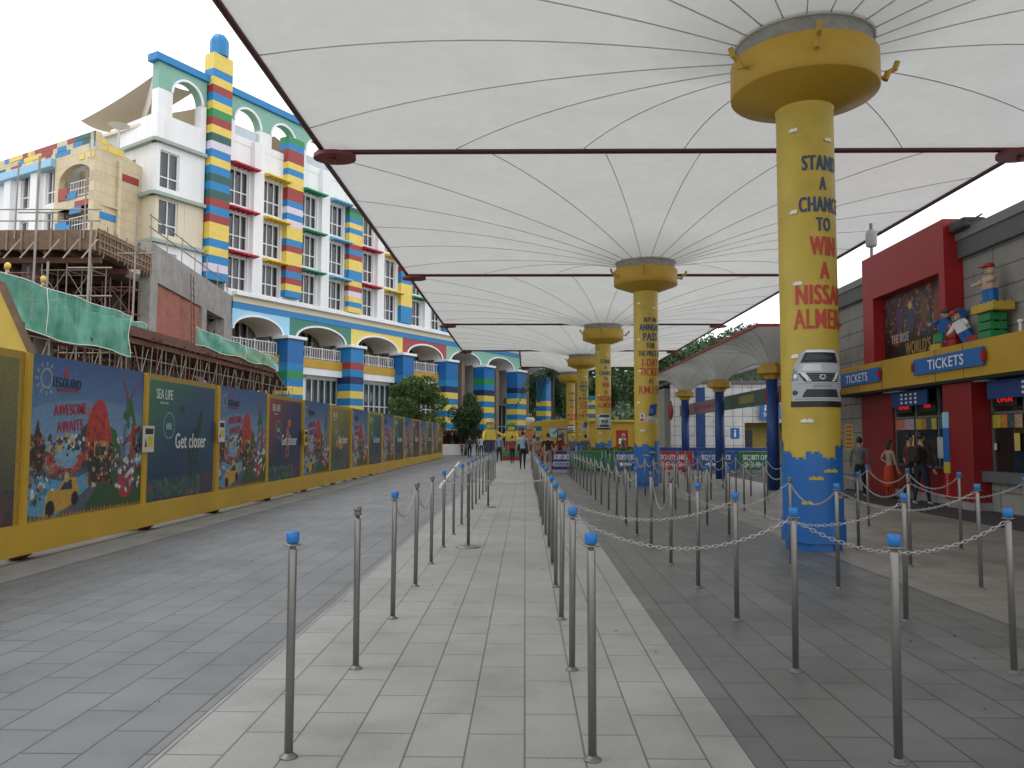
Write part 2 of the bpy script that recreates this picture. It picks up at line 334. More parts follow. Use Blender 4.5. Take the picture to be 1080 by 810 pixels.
# ================================================================ CANOPY
HX, HYM, CXO = 8.25, 7.2, -.5      # half sizes, canopy centre offset from its column
def rect_hit(t, hx0, hx1, hy):
    c, s_ = math.cos(t), math.sin(t); k = 1e9
    if c > 1e-9: k = min(k, hx1/c)
    if c < -1e-9: k = min(k, hx0/c)
    if abs(s_) > 1e-9: k = min(k, hy/abs(s_))
    return k
def make_umbrella(x0, x1, hy, rr, zr, ze, nray, power, seam=.011, corner_mid=None):
    """funnel membrane from ring (rr,zr) out to a rectangle x0..x1, +-hy at height ze; returns mesh builder for skin & seams"""
    cors = [math.atan2(hy, x1), math.atan2(hy, x0), math.atan2(-hy, x0), math.atan2(-hy, x1)]
    base = [2*math.pi*k/nray-math.pi+.04 for k in range(nray)]
    ang = []
    for i in range(nray):
        a, bb = base[i], base[i]+2*math.pi/nray; ang += [a+(bb-a)*q/6 for q in range(6)]
    ang = sorted(ang+cors); nr = 16; sk = MB(); vs = []
    def prof(u): return zr+(ze-zr)*(1-(1-u)**power)
    def pt(t, u, dz=0):
        k = rect_hit(t, x0, x1, hy); r = rr+(k-rr)*u; return (r*math.cos(t), r*math.sin(t), prof(u)+dz)
    for t in ang:
        ph = ((t+math.pi-.04) % (2*math.pi/nray))/(2*math.pi/nray)
        bul = math.sin(math.pi*ph)
        for i in range(nr+1):
            u = (i/nr)**1.5; vs.append(pt(t, u, bul*.07*u*(1-u)**.6*4*.5 if 0 < i < nr else 0))
    n = len(ang); fs = [(i*(nr+1)+j, ((i+1) % n)*(nr+1)+j, ((i+1) % n)*(nr+1)+j+1, i*(nr+1)+j+1) for i in range(n) for j in range(nr)]
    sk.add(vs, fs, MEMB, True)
    se = MB()
    for a in base: se.path([pt(a, (i/14)**1.5, -.012) for i in range(15)], seam, SEAM, 4)
    return sk, se
def ribbed_text_fn(r, off=.009, th0=-math.pi/2):
    return lambda zc, xc=0: (lambda x, z: ((r+off)*math.cos(th0+(x+xc)/r), (r+off)*math.sin(th0+(x+xc)/r), z+zc))
TB = mat('column lettering blue', (.03, .06, .13), .5); TR = mat('column lettering red', (.50, .05, .03), .5); TK = mat('column lettering dark', (.05, .05, .06), .5)
def car_print():
    c = Canvas(.84, .80, 84, 80, '#d8d8d6'); c.A[:] = False
    def on(m): c.A |= m
    body = c.pmask([(.03, .1), (.97, .1), (.99, .5), (.94, .72), (.82, .93), (.76, .975), (.27, .975), (.2, .93), (.08, .72), (.02, .5)]); on(body)
    c.put(body, '#aeb0b2'); c.poly([(.17, .75), (.84, .75), (.76, .93), (.26, .93)], '#1b1f26'); c.poly([(.25, .8), (.7, .8), (.68, .86), (.3, .9)], '#3c434c')
    c.poly([(.13, .58), (.90, .58), (.80, .42), (.24, .42)], '#23262b'); c.poly([(.15, .6), (.25, .58), (.35, .44), (.28, .44)], '#e8e8e8'); c.poly([(.88, .6), (.78, .58), (.68, .44), (.75, .44)], '#e8e8e8')
    for q in (.46, .50, .54): c.rect(.28, .75, q, q+.012, '#5a5f66')
    c.ell(.515, .51, .05, .045, '#c8ccd0'); c.ell(.515, .51, .03, .025, '#34383d')
    c.poly([(.02, .44), (.15, .46), (.11, .62), (.05, .68)], '#75828f'); c.poly([(.98, .44), (.87, .46), (.91, .62), (.96, .68)], '#75828f'); c.ell(.09, .52, .03, .04, '#e6edf2'); c.ell(.93, .52, .03, .04, '#e6edf2')
    c.poly([(.19, .16), (.85, .16), (.78, .30), (.26, .30)], '#2a2d31'); c.ell(.08, .24, .05, .045, '#33363a'); c.ell(.95, .24, .05, .045, '#33363a')
    c.rect(.36, .68, .33, .37, '#8f9399'); sh = (c.X > .0) & (c.X < 1) & (c.Y < .1); on(sh); c.put(sh, '#1d1c14')
    c.poly([(.14, .60), (.88, .60), (.84, .74), (.18, .74)], '#b9bcbf'); c.poly([(.2, .62), (.5, .61), (.48, .73), (.24, .73)], '#dadcde'); c.rect(.1, .92, .385, .395, '#8e9296'); c.rect(.08, .94, .12, .135, '#7c8084'); c.poly([(.24, .93), (.76, .93), (.74, .96), (.28, .96)], '#eceded'); c.C *= (.86+.14*np.sin(c.X*math.pi))[..., None]*1.0 if False else 1.0
    c.ell(.02, .78, .04, .03, '#24272b'); return c.mesh('car_print', None) if False else c
def ticket_print():
    c = Canvas(.62, .85, 60, 80, '#d0d0d0'); c.A[:] = False
    def sh(pts, col): m = c.pmask(pts); c.A |= m; c.put(m, col)
    sh([(.45, .45), (.9, .55), (1., .98), (.55, .9)], '#1d4a86'); sh([(.5, .6), (.75, .62), (.7, .8), (.55, .76)], '#3a78b0')
    sh([(.02, .28), (.3, .3), (.3, .62), (.02, .6)], '#c8ccd0'); sh([(.04, .3), (.26, .32), (.24, .42), (.04, .4)], '#b33a32'); sh([(.1, .45), (.22, .46), (.2, .58), (.1, .56)], '#7a5a48')
    sh([(.35, .3), (.98, .2), (1., .42), (.38, .52)], '#b8bcb0'); c.rect(.45, .9, .3, .33, '#5c6066'); c.rect(.45, .8, .36, .38, '#5c6066'); sh([(.2, .66), (.42, .6), (.4, .74), (.22, .76)], '#c9a437')
    return c
def roof(root, xa=CXO-HX, xb=CXO+HX):
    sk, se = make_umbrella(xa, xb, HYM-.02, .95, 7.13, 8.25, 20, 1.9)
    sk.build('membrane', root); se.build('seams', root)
    b = MB()
    b.tube((xa, -HYM+.05, 8.23), (xa, HYM-.05, 8.23), .062, MAR, 8); b.build('side_beam', root); b = MB(); b.tube((xb, -HYM+.05, 8.23), (xb, HYM-.05, 8.23), .062, MAR, 8); b.build('side_beam', root)
    b = MB(); b.tube((xa, HYM, 8.21), (xb, HYM, 8.21), .065, MAR, 8); b.build('cross_beam', root)
    for x in (xa, xb):
        b = MB(); n = 20; s_ = 1 if x < 0 else -1
        vs = [(x+s_*.28+.5*math.cos(2*math.pi*k/n), HYM+.42*math.sin(2*math.pi*k/n), 8.04) for k in range(n)]; b.poly(vs, (0, 0, .09), PLATE)
        b.tube((x+s_*.05, HYM, 8.12), (x+s_*.30, HYM, 8.0), .07, PLATE, 8); b.build('corner_plate', root)
def umbrella_module(kind, loc, label):
    root = empty('canopy_umbrella', loc, 0, label, 'canopy', 'tensile canopy umbrellas over the plaza')
    b = MB(); RC = .388
    b.lathe([(RC, 0.2), (RC, 6.25)], YEL, 48, caps=False); col = b.build('column', root)
    # blue jagged toy-brick wrap
    b = MB(); n = 72; vs = []; fs = []; rg = random.Random(5); hs_ = []; z = 1.5
    steps = []
    for k in range(n//3):
        if k % 2 == 0: z = rg.choice([1.22, 1.30, 1.38, 1.46, 1.54])
        steps += [z]*3
    r1 = RC+.012
    for k in range(n):
        t0, t1 = 2*math.pi*k/n, 2*math.pi*(k+1)/n; h = steps[k]+(.03 if k % 3 != 2 else 0)
        o = len(vs); vs += [(r1*math.cos(t0), r1*math.sin(t0), .2), (r1*math.cos(t1), r1*math.sin(t1), .2), (r1*math.cos(t1), r1*math.sin(t1), h), (r1*math.cos(t0), r1*math.sin(t0), h)]; fs.append((o, o+1, o+2, o+3))
    b.add(vs, fs, BLU); b.build('blue_wrap', root)
    b = MB(); b.lathe([(RC-.02, 0), (RC-.02, .1), (RC+.035, .1), (RC+.035, .40), (RC+.012, .41)], BLU, 8, a0=.39, smooth=False); b.build('plinth', root)
    b = MB(); fnc = lambda x, z: ((RC+.02)*math.cos(-math.pi/2+x/RC), (RC+.02)*math.sin(-math.pi/2+x/RC), z)
    for (x, z, w, m_) in [(-.08, .95, .18, YEL), (.12, 1.05, .2, YEL), (.25, .7, .16, YEL), (-.2, .62, .14, YEL), (-.18, 1.72, .16, WHT), (.2, 5.6, .12, WHT), (-.28, 5.75, .12, WHT), (-.3, 4.6, .1, WHT), (-.32, 2.6, .1, WHT), (-.26, 3.6, .12, WHT)]:
        k = 6; vs = [fnc(x+w*(i/k-.5), z+dz) for i in range(k+1) for dz in (0, .035)]; fs = [(2*i, 2*i+2, 2*i+3, 2*i+1) for i in range(k)]; o = len(vs)
        vs += [fnc(x+w*q+e, z+dz) for q in (-.3, .1) for e, dz in ((0, .035), (.04, .035), (.04, .05), (0, .05))]; b.add(vs, fs+[(o, o+1, o+2, o+3), (o+4, o+5, o+6, o+7)], m_)
    b.pieces('printed_brick', root)
    T = ribbed_text_fn(RC)
    if kind == 'car':
        L_ = [('STAND', 5.29, .21, .56, TB), ('A', 5.00, .18, .11, TB), ('CHANCE', 4.71, .21, .66, TB), ('TO', 4.43, .19, .22, TB), ('WIN', 4.13, .26, .40, TR), ('A', 3.79, .23, .15, TR), ('NISSAN', 3.46, .27, .80, TR), ('ALMERA', 3.13, .27, .86, TR)]
        xc = .10
    else:
        L_ = [('BUY AN', 5.24, .15, .42, TK), ('ANNUAL', 5.00, .22, .74, TB), ('PASS', 4.70, .25, .50, TB), ('FOR', 4.42, .17, .26, TK), ('THE PRICE OF', 4.17, .17, .84, TK), ('1-DAY', 3.88, .25, .58, TR), ('TICKET', 3.59, .25, .72, TR), ('AT', 3.30, .16, .18, TK), ('RM195', 3.02, .26, .80, TR)]
        xc = .10
    for t, z, h, w, m_ in L_: text_mesh(t, w, h, m_, fn=T(z, xc), bold=.022 if 'M' in t else .046, name='lettering', parent=col)
    if kind == 'car':
        c = car_print(); me = c.mesh('car_picture', lambda x, z: ((RC+.008)*math.cos(-math.pi/2+(x+.02)/RC), (RC+.008)*math.sin(-math.pi/2+(x+.02)/RC), z+2.33)); link('car_picture', me, root)
    else:
        c = ticket_print(); me = c.mesh('ticket_picture', lambda x, z: ((RC+.008)*math.cos(-math.pi/2+(x+.02)/RC), (RC+.008)*math.sin(-math.pi/2+(x+.02)/RC), z+2.2)); link('ticket_picture', me, root)
    # collar drum
    b = MB(); ns = 48; b.lathe([(RC+.01, 6.17), (.995, 6.385), (1.01, 6.40), (1.01, 6.86), (.995, 6.88), (.9, 6.88)], YEL2, ns, caps=False); b.build('collar', root)
    b = MB(); b.lathe([(.92, 6.88), (.93, 7.12)], mat('galvanised ring', (.30, .29, .26), .6, var=.4, scale=5), 48, caps=False); b.lathe([(.93, 7.10), (.965, 7.10), (.965, 7.16), (.93, 7.16)], SEAM, 48, caps=False); b.build('ring', root)
    for t in (R(-5), R(205), R(260), R(120)):
        b = MB(); c_, s_ = math.cos(t), math.sin(t); P = lambda r, z, q=0: (r*c_-q*s_, r*s_+q*c_, z)
        b.tube(P(.99, 6.62), P(1.15, 6.62), .028, YEL2, 8); b.tube(P(1.12, 6.58), P(1.17, 6.70), .045, YEL2, 8); b.tube(P(1.15, 6.68), P(1.27, 6.74), .035, YEL2, 8); b.tube(P(1.25, 6.72), P(1.3, 6.84), .04, YEL2, 8); b.build('pivot_lug', root)
    roof(root)
    return root
Y0 = 11.3; SP = 14.4
modA = umbrella_module('car', (3.98, Y0, 0), 'nearest canopy umbrella on a yellow column with blue base and white car picture')
modB = umbrella_module('ticket', (3.86, Y0+SP, 0), 'second canopy umbrella whose yellow column carries the annual pass text')
labs = {2: 'third canopy umbrella from the camera, smaller car picture on its yellow column', 3: 'fourth canopy umbrella from the camera, yellow column with orange text behind the third', 4: 'farthest canopy umbrella at the end of the plaza roof', -1: 'canopy umbrella just behind the camera'}
for k in (2, 3, 4, -1):
    c = copy_tree(modA if k % 2 == 0 else modB); c.location = (3.88, Y0+SP*k, 0); c['label'] = labs[k]
    if k == 4:                    # the last roof is narrower on the arcade side
        for ch in list(c.children):
            if ch.name.split('.')[0] in ('membrane', 'seams', 'side_beam', 'cross_beam', 'corner_plate'): bpy.data.objects.remove(ch)
        roof(c, -4.3)

# small canopies
def small_canopy(loc, label, x1=2.2):
    root = empty('small_canopy_umbrella', loc, 0, label, 'canopy', 'low canopy umbrellas by the washroom wall')
    b = MB(); b.lathe([(.18, 0), (.18, 3.3)], DBLU, 12); b.build('column', root)
    b = MB(); b.lathe([(.2, 3.25), (.27, 3.36), (.44, 3.42), (.44, 3.62), (.3, 3.64), (.3, 3.74)], YEL2, 8, smooth=False, caps=False); b.build('collar', root)
    sk, se = make_umbrella(-1.3, x1, 3.22, .3, 3.7, 4.38, 12, 2.6, .008)
    sk.build('membrane', root); se.build('seams', root)
    b = MB(); b.box(-1.36, -1.29, -3.25, 3.25, 4.38, 4.45, RED); b.box(x1-.01, x1+.06, -3.25, 3.25, 4.38, 4.45, RED); b.box(-1.288, x1-.012, -3.25, -3.20, 4.38, 4.45, RED); b.pieces('edge_beam', root)
    return root
sc0 = small_canopy((7.3, 23.9, 0), 'nearest low canopy umbrella with red edge beside the big yellow column', .75)
sc1 = small_canopy((7.3, 30.4, 0), 'middle low canopy umbrella with red edge and blue column')
for k, (y, l_) in enumerate([(36.9, 'farthest low canopy umbrella with red edge and blue column')]):
    c = copy_tree(sc1); c.location = (7.3, y, 0); c['label'] = l_

# ================================================================ HOTEL
RM = frame((-17.53, 59.08), (.487, .8734)); RMi = RM.inverted()
hotel = empty('hotel', RM.translation, math.atan2(.8734, .487), 'long white hotel with toy brick striped columns, arcade and coloured awnings', 'hotel')
BAY = 6.78
def wall_holes(b, u0, u1, z0, z1, holes, y0, y1, m):
    us = sorted({u0, u1, *[h[0] for h in holes], *[h[1] for h in holes]}); zs = sorted({z0, z1, *[h[2] for h in holes], *[h[3] for h in holes]})
    us = [u for u in us if u0 <= u <= u1]; zs = [z for z in zs if z0 <= z <= z1]
    for i in range(len(us)-1):
        run = None
        for j in range(len(zs)-1):
            um, zm = (us[i]+us[i+1])/2, (zs[j]+zs[j+1])/2; hole = any(h[0] < um < h[1] and h[2] < zm < h[3] for h in holes)
            if not hole: run = (run[0], zs[j+1]) if run else (zs[j], zs[j+1])
            if hole or j == len(zs)-2:
                if run: b.box(us[i], us[i+1], y0, y1, run[0], run[1], m)
                run = None
FRW = mat('white window frame', (.74, .74, .73), .45, var=.05)
CURT = mat('grey curtain', (.16, .165, .17), .8, var=.3)
def make_window(w, h, cols=3, split=.38, name='window', fm=FRW, parent=None, gm=GLASS):
    b = MB(); t = .075; b.box(0, w, .12, .2, 0, t, fm); b.box(0, w, .12, .2, h-t, h, fm); b.box(0, t, .12, .2, t, h-t, fm); b.box(w-t, w, .12, .2, t, h-t, fm)
    for i in range(1, cols): x = w*i/cols; b.box(x-.035, x+.035, .125, .195, t, h-t, fm)
    b.box(t, w-t, .13, .19, h*split-.04, h*split+.04, fm)
    o = b.build(name, parent); g = MB(); g.box(.02, w-.02, .2, .22, .02, h-.02, gm); g.build('pane', o)
    c = MB(); 
    for i in range(cols): c.box(w*i/cols+.05, w*i/cols+w/cols*.42, .198, .199, .1, h-.1, CURT)
    c.build('curtain', o)
    return o
# holes of upper storeys
ROWS = [(17.6, 20.1), (14.5, 17.0), (11.65, 13.95)]
holes = []
wins = []
cols_aw = ['r', 'y', 'g', 'b', 'r', 'y', 'g', 'b', 'r', 'y', 'g', 'b', 'r', 'y']
ci = 0
for k in range(-1, 5):
    T = k*BAY
    for (a, w) in ((.95, 1.75), (3.95, 1.8)):
        for (z0, z1) in ROWS: holes.append((T+a, T+a+w, z0, z1)); wins.append((T+a, w, z0, z1, cols_aw[ci % len(cols_aw)]))
        ci += 1
b = MB(); wall_holes(b, -6.0, 34, 11.2, 22.0, holes, 0, .5, WALLW); b.box(-6.0, 34, .5, 13, 11.2, 21.6, WALLW) if False else None
b.build('upper_wall', hotel)
b = MB(); b.box(-11.2, 34, .55, 14, 11.0, 21.4, mat('hotel core', (.5, .49, .47), .8)); b.build('core', hotel)
b = MB()
for k in range(-1, 5): b.box(k*BAY+2.85, k*BAY+3.75, -.38, -.003, 11.45, 22.4, WALLW); b.box(k*BAY+5.9, k*BAY+6.0, -.12, -.003, 11.45, 22, WALLW)
b.pieces('pier', hotel)
W0 = make_window(1.75, 2.5, parent=hotel); W1 = make_window(1.75, 2.3, parent=hotel)
AWC = {'r': mat('awning red', (.50, .03, .05), .5), 'y': mat('awning yellow', (.75, .55, .06), .5), 'g': mat('awning green', (.04, .30, .17), .5), 'b': mat('awning light blue', (.25, .52, .68), .5)}
awn = {}
for c_, m_ in AWC.items():
    b = MB(); b.poly([(-.15, 0, .28), (-.15, -.85, .10), (-.15, -.85, .0), (-.15, 0, .05)], (2.25, 0, 0), m_)
    for i in range(6): b.box(-.1+i*.41, -.04+i*.41, -.8, -.05, -.06, .02, m_)
    awn[c_] = b.build('awning', hotel)
fw = {0: True, 1: True}; fa = set()
for (u, w, z0, z1, c_) in wins:
    src = W1 if z0 < 12 else W0; key = 1 if z0 < 12 else 0
    if fw[key]: src.location = (u, 0, z0); fw[key] = False
    else: inst(src, hotel, (u, 0, z0))
    if c_ not in fa: awn[c_].location = (u, -.003, z1+.12); fa.add(c_)
    else: inst(awn[c_], hotel, (u, -.003, z1+.12))
# striped towers
def stripes(b, u, w, z0, seq, hs, y0=-.5, y1=.4):
    z = z0
    for i, c_ in enumerate(seq):
        h = hs[i % len(hs)] if isinstance(hs, (list, tuple)) else hs
        b.box(u-w/2, u+w/2, y0, y1, z, z+h, SG[c_]); z += h
    return z
SEQ1 = 'bwbybyyrbrdbdbybwdyrgybrybyy'
b = MB(); z = stripes(b, -6.95, 1.6, 11.9, SEQ1, (27.3-11.9)/len(SEQ1)); b.build('striped_tower', hotel)
b = MB(); b.lathe([(.62, 0), (.62, 1.0), (.58, 1.2), (.42, 1.45), (.2, 1.55), (.02, 1.57)], SG['b'], 8, c=(-6.95, -.02, 27.35), smooth=False); b.build('tower_cap', hotel)
b = MB(); stripes(b, -.1, 1.6, 11.8, 'byrbryyrbyywbwbrryybyrrbg', 12/25); b.build('striped_tower', hotel)
b = MB(); stripes(b, 6.7, 1.6, 11.6, 'ybywrybbyyrbryybybgd', .43); b.build('striped_tower', hotel)
b = MB(); stripes(b, 13.5, 1.6, 11.6, 'bbbyyyybbr', .5); b.build('striped_tower', hotel)
for k in (3, 4): b = MB(); stripes(b, k*BAY-.1, 1.6, 11.6, 'bybywbrrybbyyrbybg', .45); b.build('striped_tower', hotel)
b = MB(); b.add([(1.4, 2.5, 21.8), (3.6, 2.5, 21.8), (2.5, 2.5, 24.6), (2.5, 4.5, 22)], [(0, 1, 2), (0, 2, 3), (1, 3, 2)], SG['r']); b.build('red_shade', hotel)
# ledge, bands, arcade
b = MB(); b.bbox(-5.3, 41, -.45, .5, 11.25, 11.55, WALLW, .03); b.build('ledge', hotel)
b = MB(); b.box(-5.3, 41, -.12, .5, 10.83, 11.25, CREAM); b.build('cream_band', hotel)
b = MB(); b.box(-5.3, 41, -.10, .5, 10.38, 10.83, SG['b']); b.build('blue_band', hotel)
BAYC = [mat('bay light blue', (.33, .62, .80), .6, var=.06), mat('bay dark green', (.05, .20, .15), .6), mat('bay yellow', (.76, .60, .14), .6), mat('bay brick red', (.34, .06, .055), .6), mat('bay sage', (.22, .42, .33), .6), mat('bay sage', (.22, .42, .33), .6), mat('bay sage', (.22, .42, .33), .6)]
ARIM = mat('arch white trim', (.8, .8, .8), .5, var=.04)
def arch_panel(u0, u1, a0, a1, zs, zc, zt, m, y0=-.06, y1=.04, n=24, rim=.14, base=None):
    b = MB(); vs = []; c = (a0+a1)/2; rx = (a1-a0)/2
    pts = [(c-rx*math.cos(math.pi*i/n), zs+(zc-zs)*math.sin(math.pi*i/n)) for i in range(n+1)]
    base = zs if base is None else base
    for i in range(n):
        (xa, za), (xb, zb) = pts[i], pts[i+1]
        b.poly([(xa, y0, za), (xb, y0, zb), (xb, y0, zt), (xa, y0, zt)], (0, y1-y0, 0), m)
    if a0 > u0: b.box(u0, a0, y0, y1, base, zt, m)
    if u1 > a1: b.box(a1, u1, y0, y1, base, zt, m)
    o = b.build('arch_panel', hotel)
    r = MB(); 
    for i in range(n):
        (xa, za), (xb, zb) = pts[i], pts[i+1]; f = lambda x, z, q: (c+(x-c)*(1+q/rx), zs+(z-zs)*(1+q/(zc-zs)))
        xo, zo = f(xa, za, rim); xp, zp = f(xb, zb, rim)
        r.poly([(xa, y0-.1, za-.002), (xb, y0-.1, zb-.002), (xp, y0-.1, zp), (xo, y0-.1, zo)], (0, .099, 0), ARIM)
    r.build('arch_trim', o); s_ = MB()
    if y1 > .3: return o
    for i in range(n):      # deep white soffit
        (xa, za), (xb, zb) = pts[i], pts[i+1]; s_.poly([(xa, y1+.002, za), (xb, y1+.002, zb), (xb, y1+.002, zb+.12), (xa, y1+.002, za+.12)], (0, 2.6, 0), ARIM)
    s_.build('arch_soffit', o); return o
for k in range(-1, 6):
    u0, u1 = k*BAY, (k+1)*BAY
    arch_panel(max(u0, -5.3) if k == -1 else u0, u1, max(u0+.75, -5.2), u1-.75, 8.95, 9.98, 10.378, BAYC[min(k+1, 6)])
ACS = ['ybybybybybgbBBB', 'ybybybybybnbrbb', 'ybybybybybnbBBB', 'bybybybybynbBBB', 'nybybybybynbgBB', 'nybybybybybnBBB', 'yybybybybybbbbb']
for k in range(0, 7):
    b = MB(); hgt = 8.7/len(ACS[k]) if k else 8.7/12
    stripes(b, k*BAY, 1.6 if k < 3 else 2.0, 0, ACS[k], 8.7/len(ACS[k]), -.75, .6); b.build('arcade_column', hotel)
    b = MB(); b.bbox(k*BAY-.98, k*BAY+.98, -.95, .7, 8.705, 8.93, ARIM, .03); b.build('capital', hotel)
b = MB(); b.box(-5.3, 21, .1, 2.2, 6.85, 7.5, YEL2); b.box(-5.3, 21, .15, 2.2, 6.3, 6.84, WALLW); b.build('balcony_slab', hotel)
RAIL = mat('white railing', (.62, .62, .62), .5)
b = MB()
for k in range(-1, 3):
    a, c = k*BAY+1.05, (k+1)*BAY-1.05; b.box(a, c, .14, .2, 8.35, 8.42, RAIL); b.box(a, c, .14, .2, 7.6, 7.66, RAIL)
    q = a
    while q < c: b.box(q, q+.05, .15, .19, 7.5, 8.35, RAIL); q += .26
    q = a
    while q < c: b.box(q, q+.09, .13, .21, 7.5, 8.5, RAIL); q += 1.3
b.build('railing', hotel)
b = MB(); b.box(-5.3, 41.5, 3.2, 3.5, 0, 11, mat('arcade back wall', (.36, .34, .31), .8)); b.box(-5.3, 41.5, .5, 3.2, 10.9, 11.2, WALLW); b.build('arcade_wall', hotel)
for k in range(-1, 3):
    WB = make_window(4.4, 2.5, 6, .45, parent=hotel); WB.location = (k*BAY+1.2, 2.9, 7.5)
    WC = make_window(3.6, 3.9, 5, .5, parent=hotel, gm=TGLASS); WC.location = (k*BAY+2.6, .7, 2.2)
    b = MB(); b.box(k*BAY+1.0, k*BAY+2.55, .7, 1.0, 0, 6.3, WALLW); b.box(k*BAY+2.55, k*BAY+6.78, .7, 1.0, 0, 2.2, WALLW); b.box(k*BAY+1.0, k*BAY+6.7, .7, 1.0, 6.1, 6.3, WALLW); b.build('ground_floor_wall', hotel)
TAN = mat('tan pier', (.30, .22, .17), .8)
for k in range(3, 6):
    for a in (1.6, 4.6): b = MB(); b.box(k*BAY+a, k*BAY+a+.55, 1.2, 1.8, 0, 9.2, TAN); b.build('inner_pier', hotel)
    b = MB(); b.box(k*BAY+1, k*BAY+BAY-1, 1.9, 2.2, 5.4, 6.0, TAN); b.build('inner_beam', hotel)
    WB = make_window(4.4, 5, 5, .5, parent=hotel, gm=TGLASS); WB.location = (k*BAY+1.2, 2.9, .3)
# roof pergola
SAGE = mat('sage green', (.22, .42, .33), .65)
for a0, a1, u0, u1 in ((-10.45, -8.25, -11.5, -7.85), (-5.45, -3.2, -5.85, -2.85), (-2.1, .2, -2.845, .9), (1.4, 3.9, .905, 4.4)):
    o = arch_panel(u0, u1, a0, a1, 23.5, 24.6, 25.2, SAGE, y0=0, y1=.6, base=23.5)
    for ch in o.children:
        if ch.name.startswith('arch_soffit'): ch.hide_render = False
    b = MB(); b.box(u0, a0, -.02, .62, 20.5, 23.498, WALLW); b.box(a1, u1, -.02, .62, 20.5, 23.498, WALLW); b.pieces('roof_pillar', hotel)
b = MB(); b.bbox(-11.8, 14, -.2, .75, 25.21, 25.70, SG['b'], .03); b.build('roof_beam', hotel)
b = MB(); b.box(-11.4, -7.86, -.05, .6, 20.22, 21.9, WALLW); b.box(-5.85, 34, -.03, .55, 22.0, 22.5, WALLW); b.pieces('parapet', hotel)
b = MB(); b.box(-11.4, 34, .6, 13.5, 21.4, 21.6, CREAM); b.build('roof', hotel)
GLR = mat('glass balustrade', (.45, .52, .55), .15, spec=.8)
b = MB(); b.box(-5.4, -2.2, .2, .22, 22.5, 23.3, GLR); b.box(.5, 10, .2, .22, 22.5, 23.3, GLR); b.pieces('balustrade', hotel)
SAIL = mat('beige sail cloth', (.50, .44, .37), .85, var=.08)
def sail(c4, sag, name='sail_shade', n=10):
    b = MB(); A = [Vector(p) for p in c4]; vs = []
    for j in range(n+1):
        for i in range(n+1):
            s_, t = i/n, j/n; p = A[0]*(1-s_)*(1-t)+A[1]*s_*(1-t)+A[2]*s_*t+A[3]*(1-s_)*t; p.z -= sag*4*s_*(1-s_)*1+sag*2*t*(1-t); vs.append(p)
    b.add(vs, [(j*(n+1)+i, j*(n+1)+i+1, (j+1)*(n+1)+i+1, (j+1)*(n+1)+i) for j in range(n) for i in range(n)], SAIL, True); return b.build(name, hotel)
_l = RMi @ Vector((-26.8, 54, 22.9)); sail([(-11.5, .4, 24.9), (-11.5, .5, 24.5), (-11.5, .7, 22.6), tuple(_l)], .28); sail([(-11.0, 1, 24.8), (-8.0, 1, 24.8), (-8, 9, 23.5), (-11, 9, 23.3)], .3)
sail([(-6, 2.5, 24.8), (0, 2.5, 24.8), (0, 11, 26.0), (-6, 11, 26.0)], .5); sail([(0.5, 2.5, 24.8), (7, 2.5, 24.8), (7, 11, 26.0), (0.5, 11, 26.0)], .5)
# corner block left of the big tower
b = MB(); hb = [(-11.2, -9.8, 17.2, 19.6), (-11.2, -9.8, 11.2, 13.1)]
wall_holes(b, -11.45, -7.85, 16.9, 20.0, hb, 0, .4, WALLW); b.build('block_wall', hotel); b = MB(); wall_holes(b, -11.45, -7.85, 10.0, 13.6, hb, 0, .4, WALLW); b.build('block_wall', hotel)
b = MB(); wall_holes(b, -11.45, -7.85, 13.85, 16.6, [(-11.2, -9.8, 14.2, 16.5)], 0, .4, CREAM); b.box(-9.3, -9.15, -.03, 0, 13.9, 16.6, CREAM); b.build('cream_wall', hotel)
for (u, z0, h) in ((-11.2, 17.2, 2.4), (-11.2, 14.2, 2.3), (-11.2, 11.2, 1.9)): w_ = make_window(1.4, h, 2, .3, parent=hotel); w_.location = (u, 0, z0)
CORN = mat('grey green cornice', (.33, .38, .33), .7)
b = MB()
for z0 in (20.0, 16.6, 13.6): b.bbox(-11.75, -7.85, -.3, .4, z0, z0+.25, CORN, .03)
b.pieces('cornice', hotel)
# left face of the block
FL = frame((-26.4, 51.2), (3.27, -2.2)); Lf = 3.75
def hb_(b, name, FM, parent=hotel): o = b.build(name, parent); o.matrix_basis = RMi @ FM; return o
hl = [(1.15, 1.65, 17.2, 19.3), (1.15, 1.65, 14.0, 16.0)]
b = MB(); wall_holes(b, -1.5, Lf, 16.9, 20.0, hl, 0, .4, WALLW); hb_(b, 'block_wall', FL); b = MB(); wall_holes(b, -1.5, Lf, 10, 13.6, [], 0, .4, WALLW); hb_(b, 'block_wall', FL); b = MB(); b.box(-1.5, Lf+.3, -.02, .4, 20.25, 21.9, WALLW); hb_(b, 'block_wall', FL)
b = MB(); wall_holes(b, -1.5, Lf, 13.85, 16.6, hl, 0, .4, CREAM); hb_(b, 'cream_wall', FL)
b = MB(); 
for z0 in (20.0, 16.6, 13.6): b.bbox(-1.5, Lf+.3, -.3, .4, z0, z0+.25, CORN, .03)
b.pieces('cornice', hotel, RMi @ FL)
for z0, h in ((17.2, 2.1), (14.0, 2.0)): w_ = make_window(.5, h, 1, .3, parent=hotel); w_.matrix_basis = RMi @ FL @ Matrix.Translation((1.15, 0, z0))
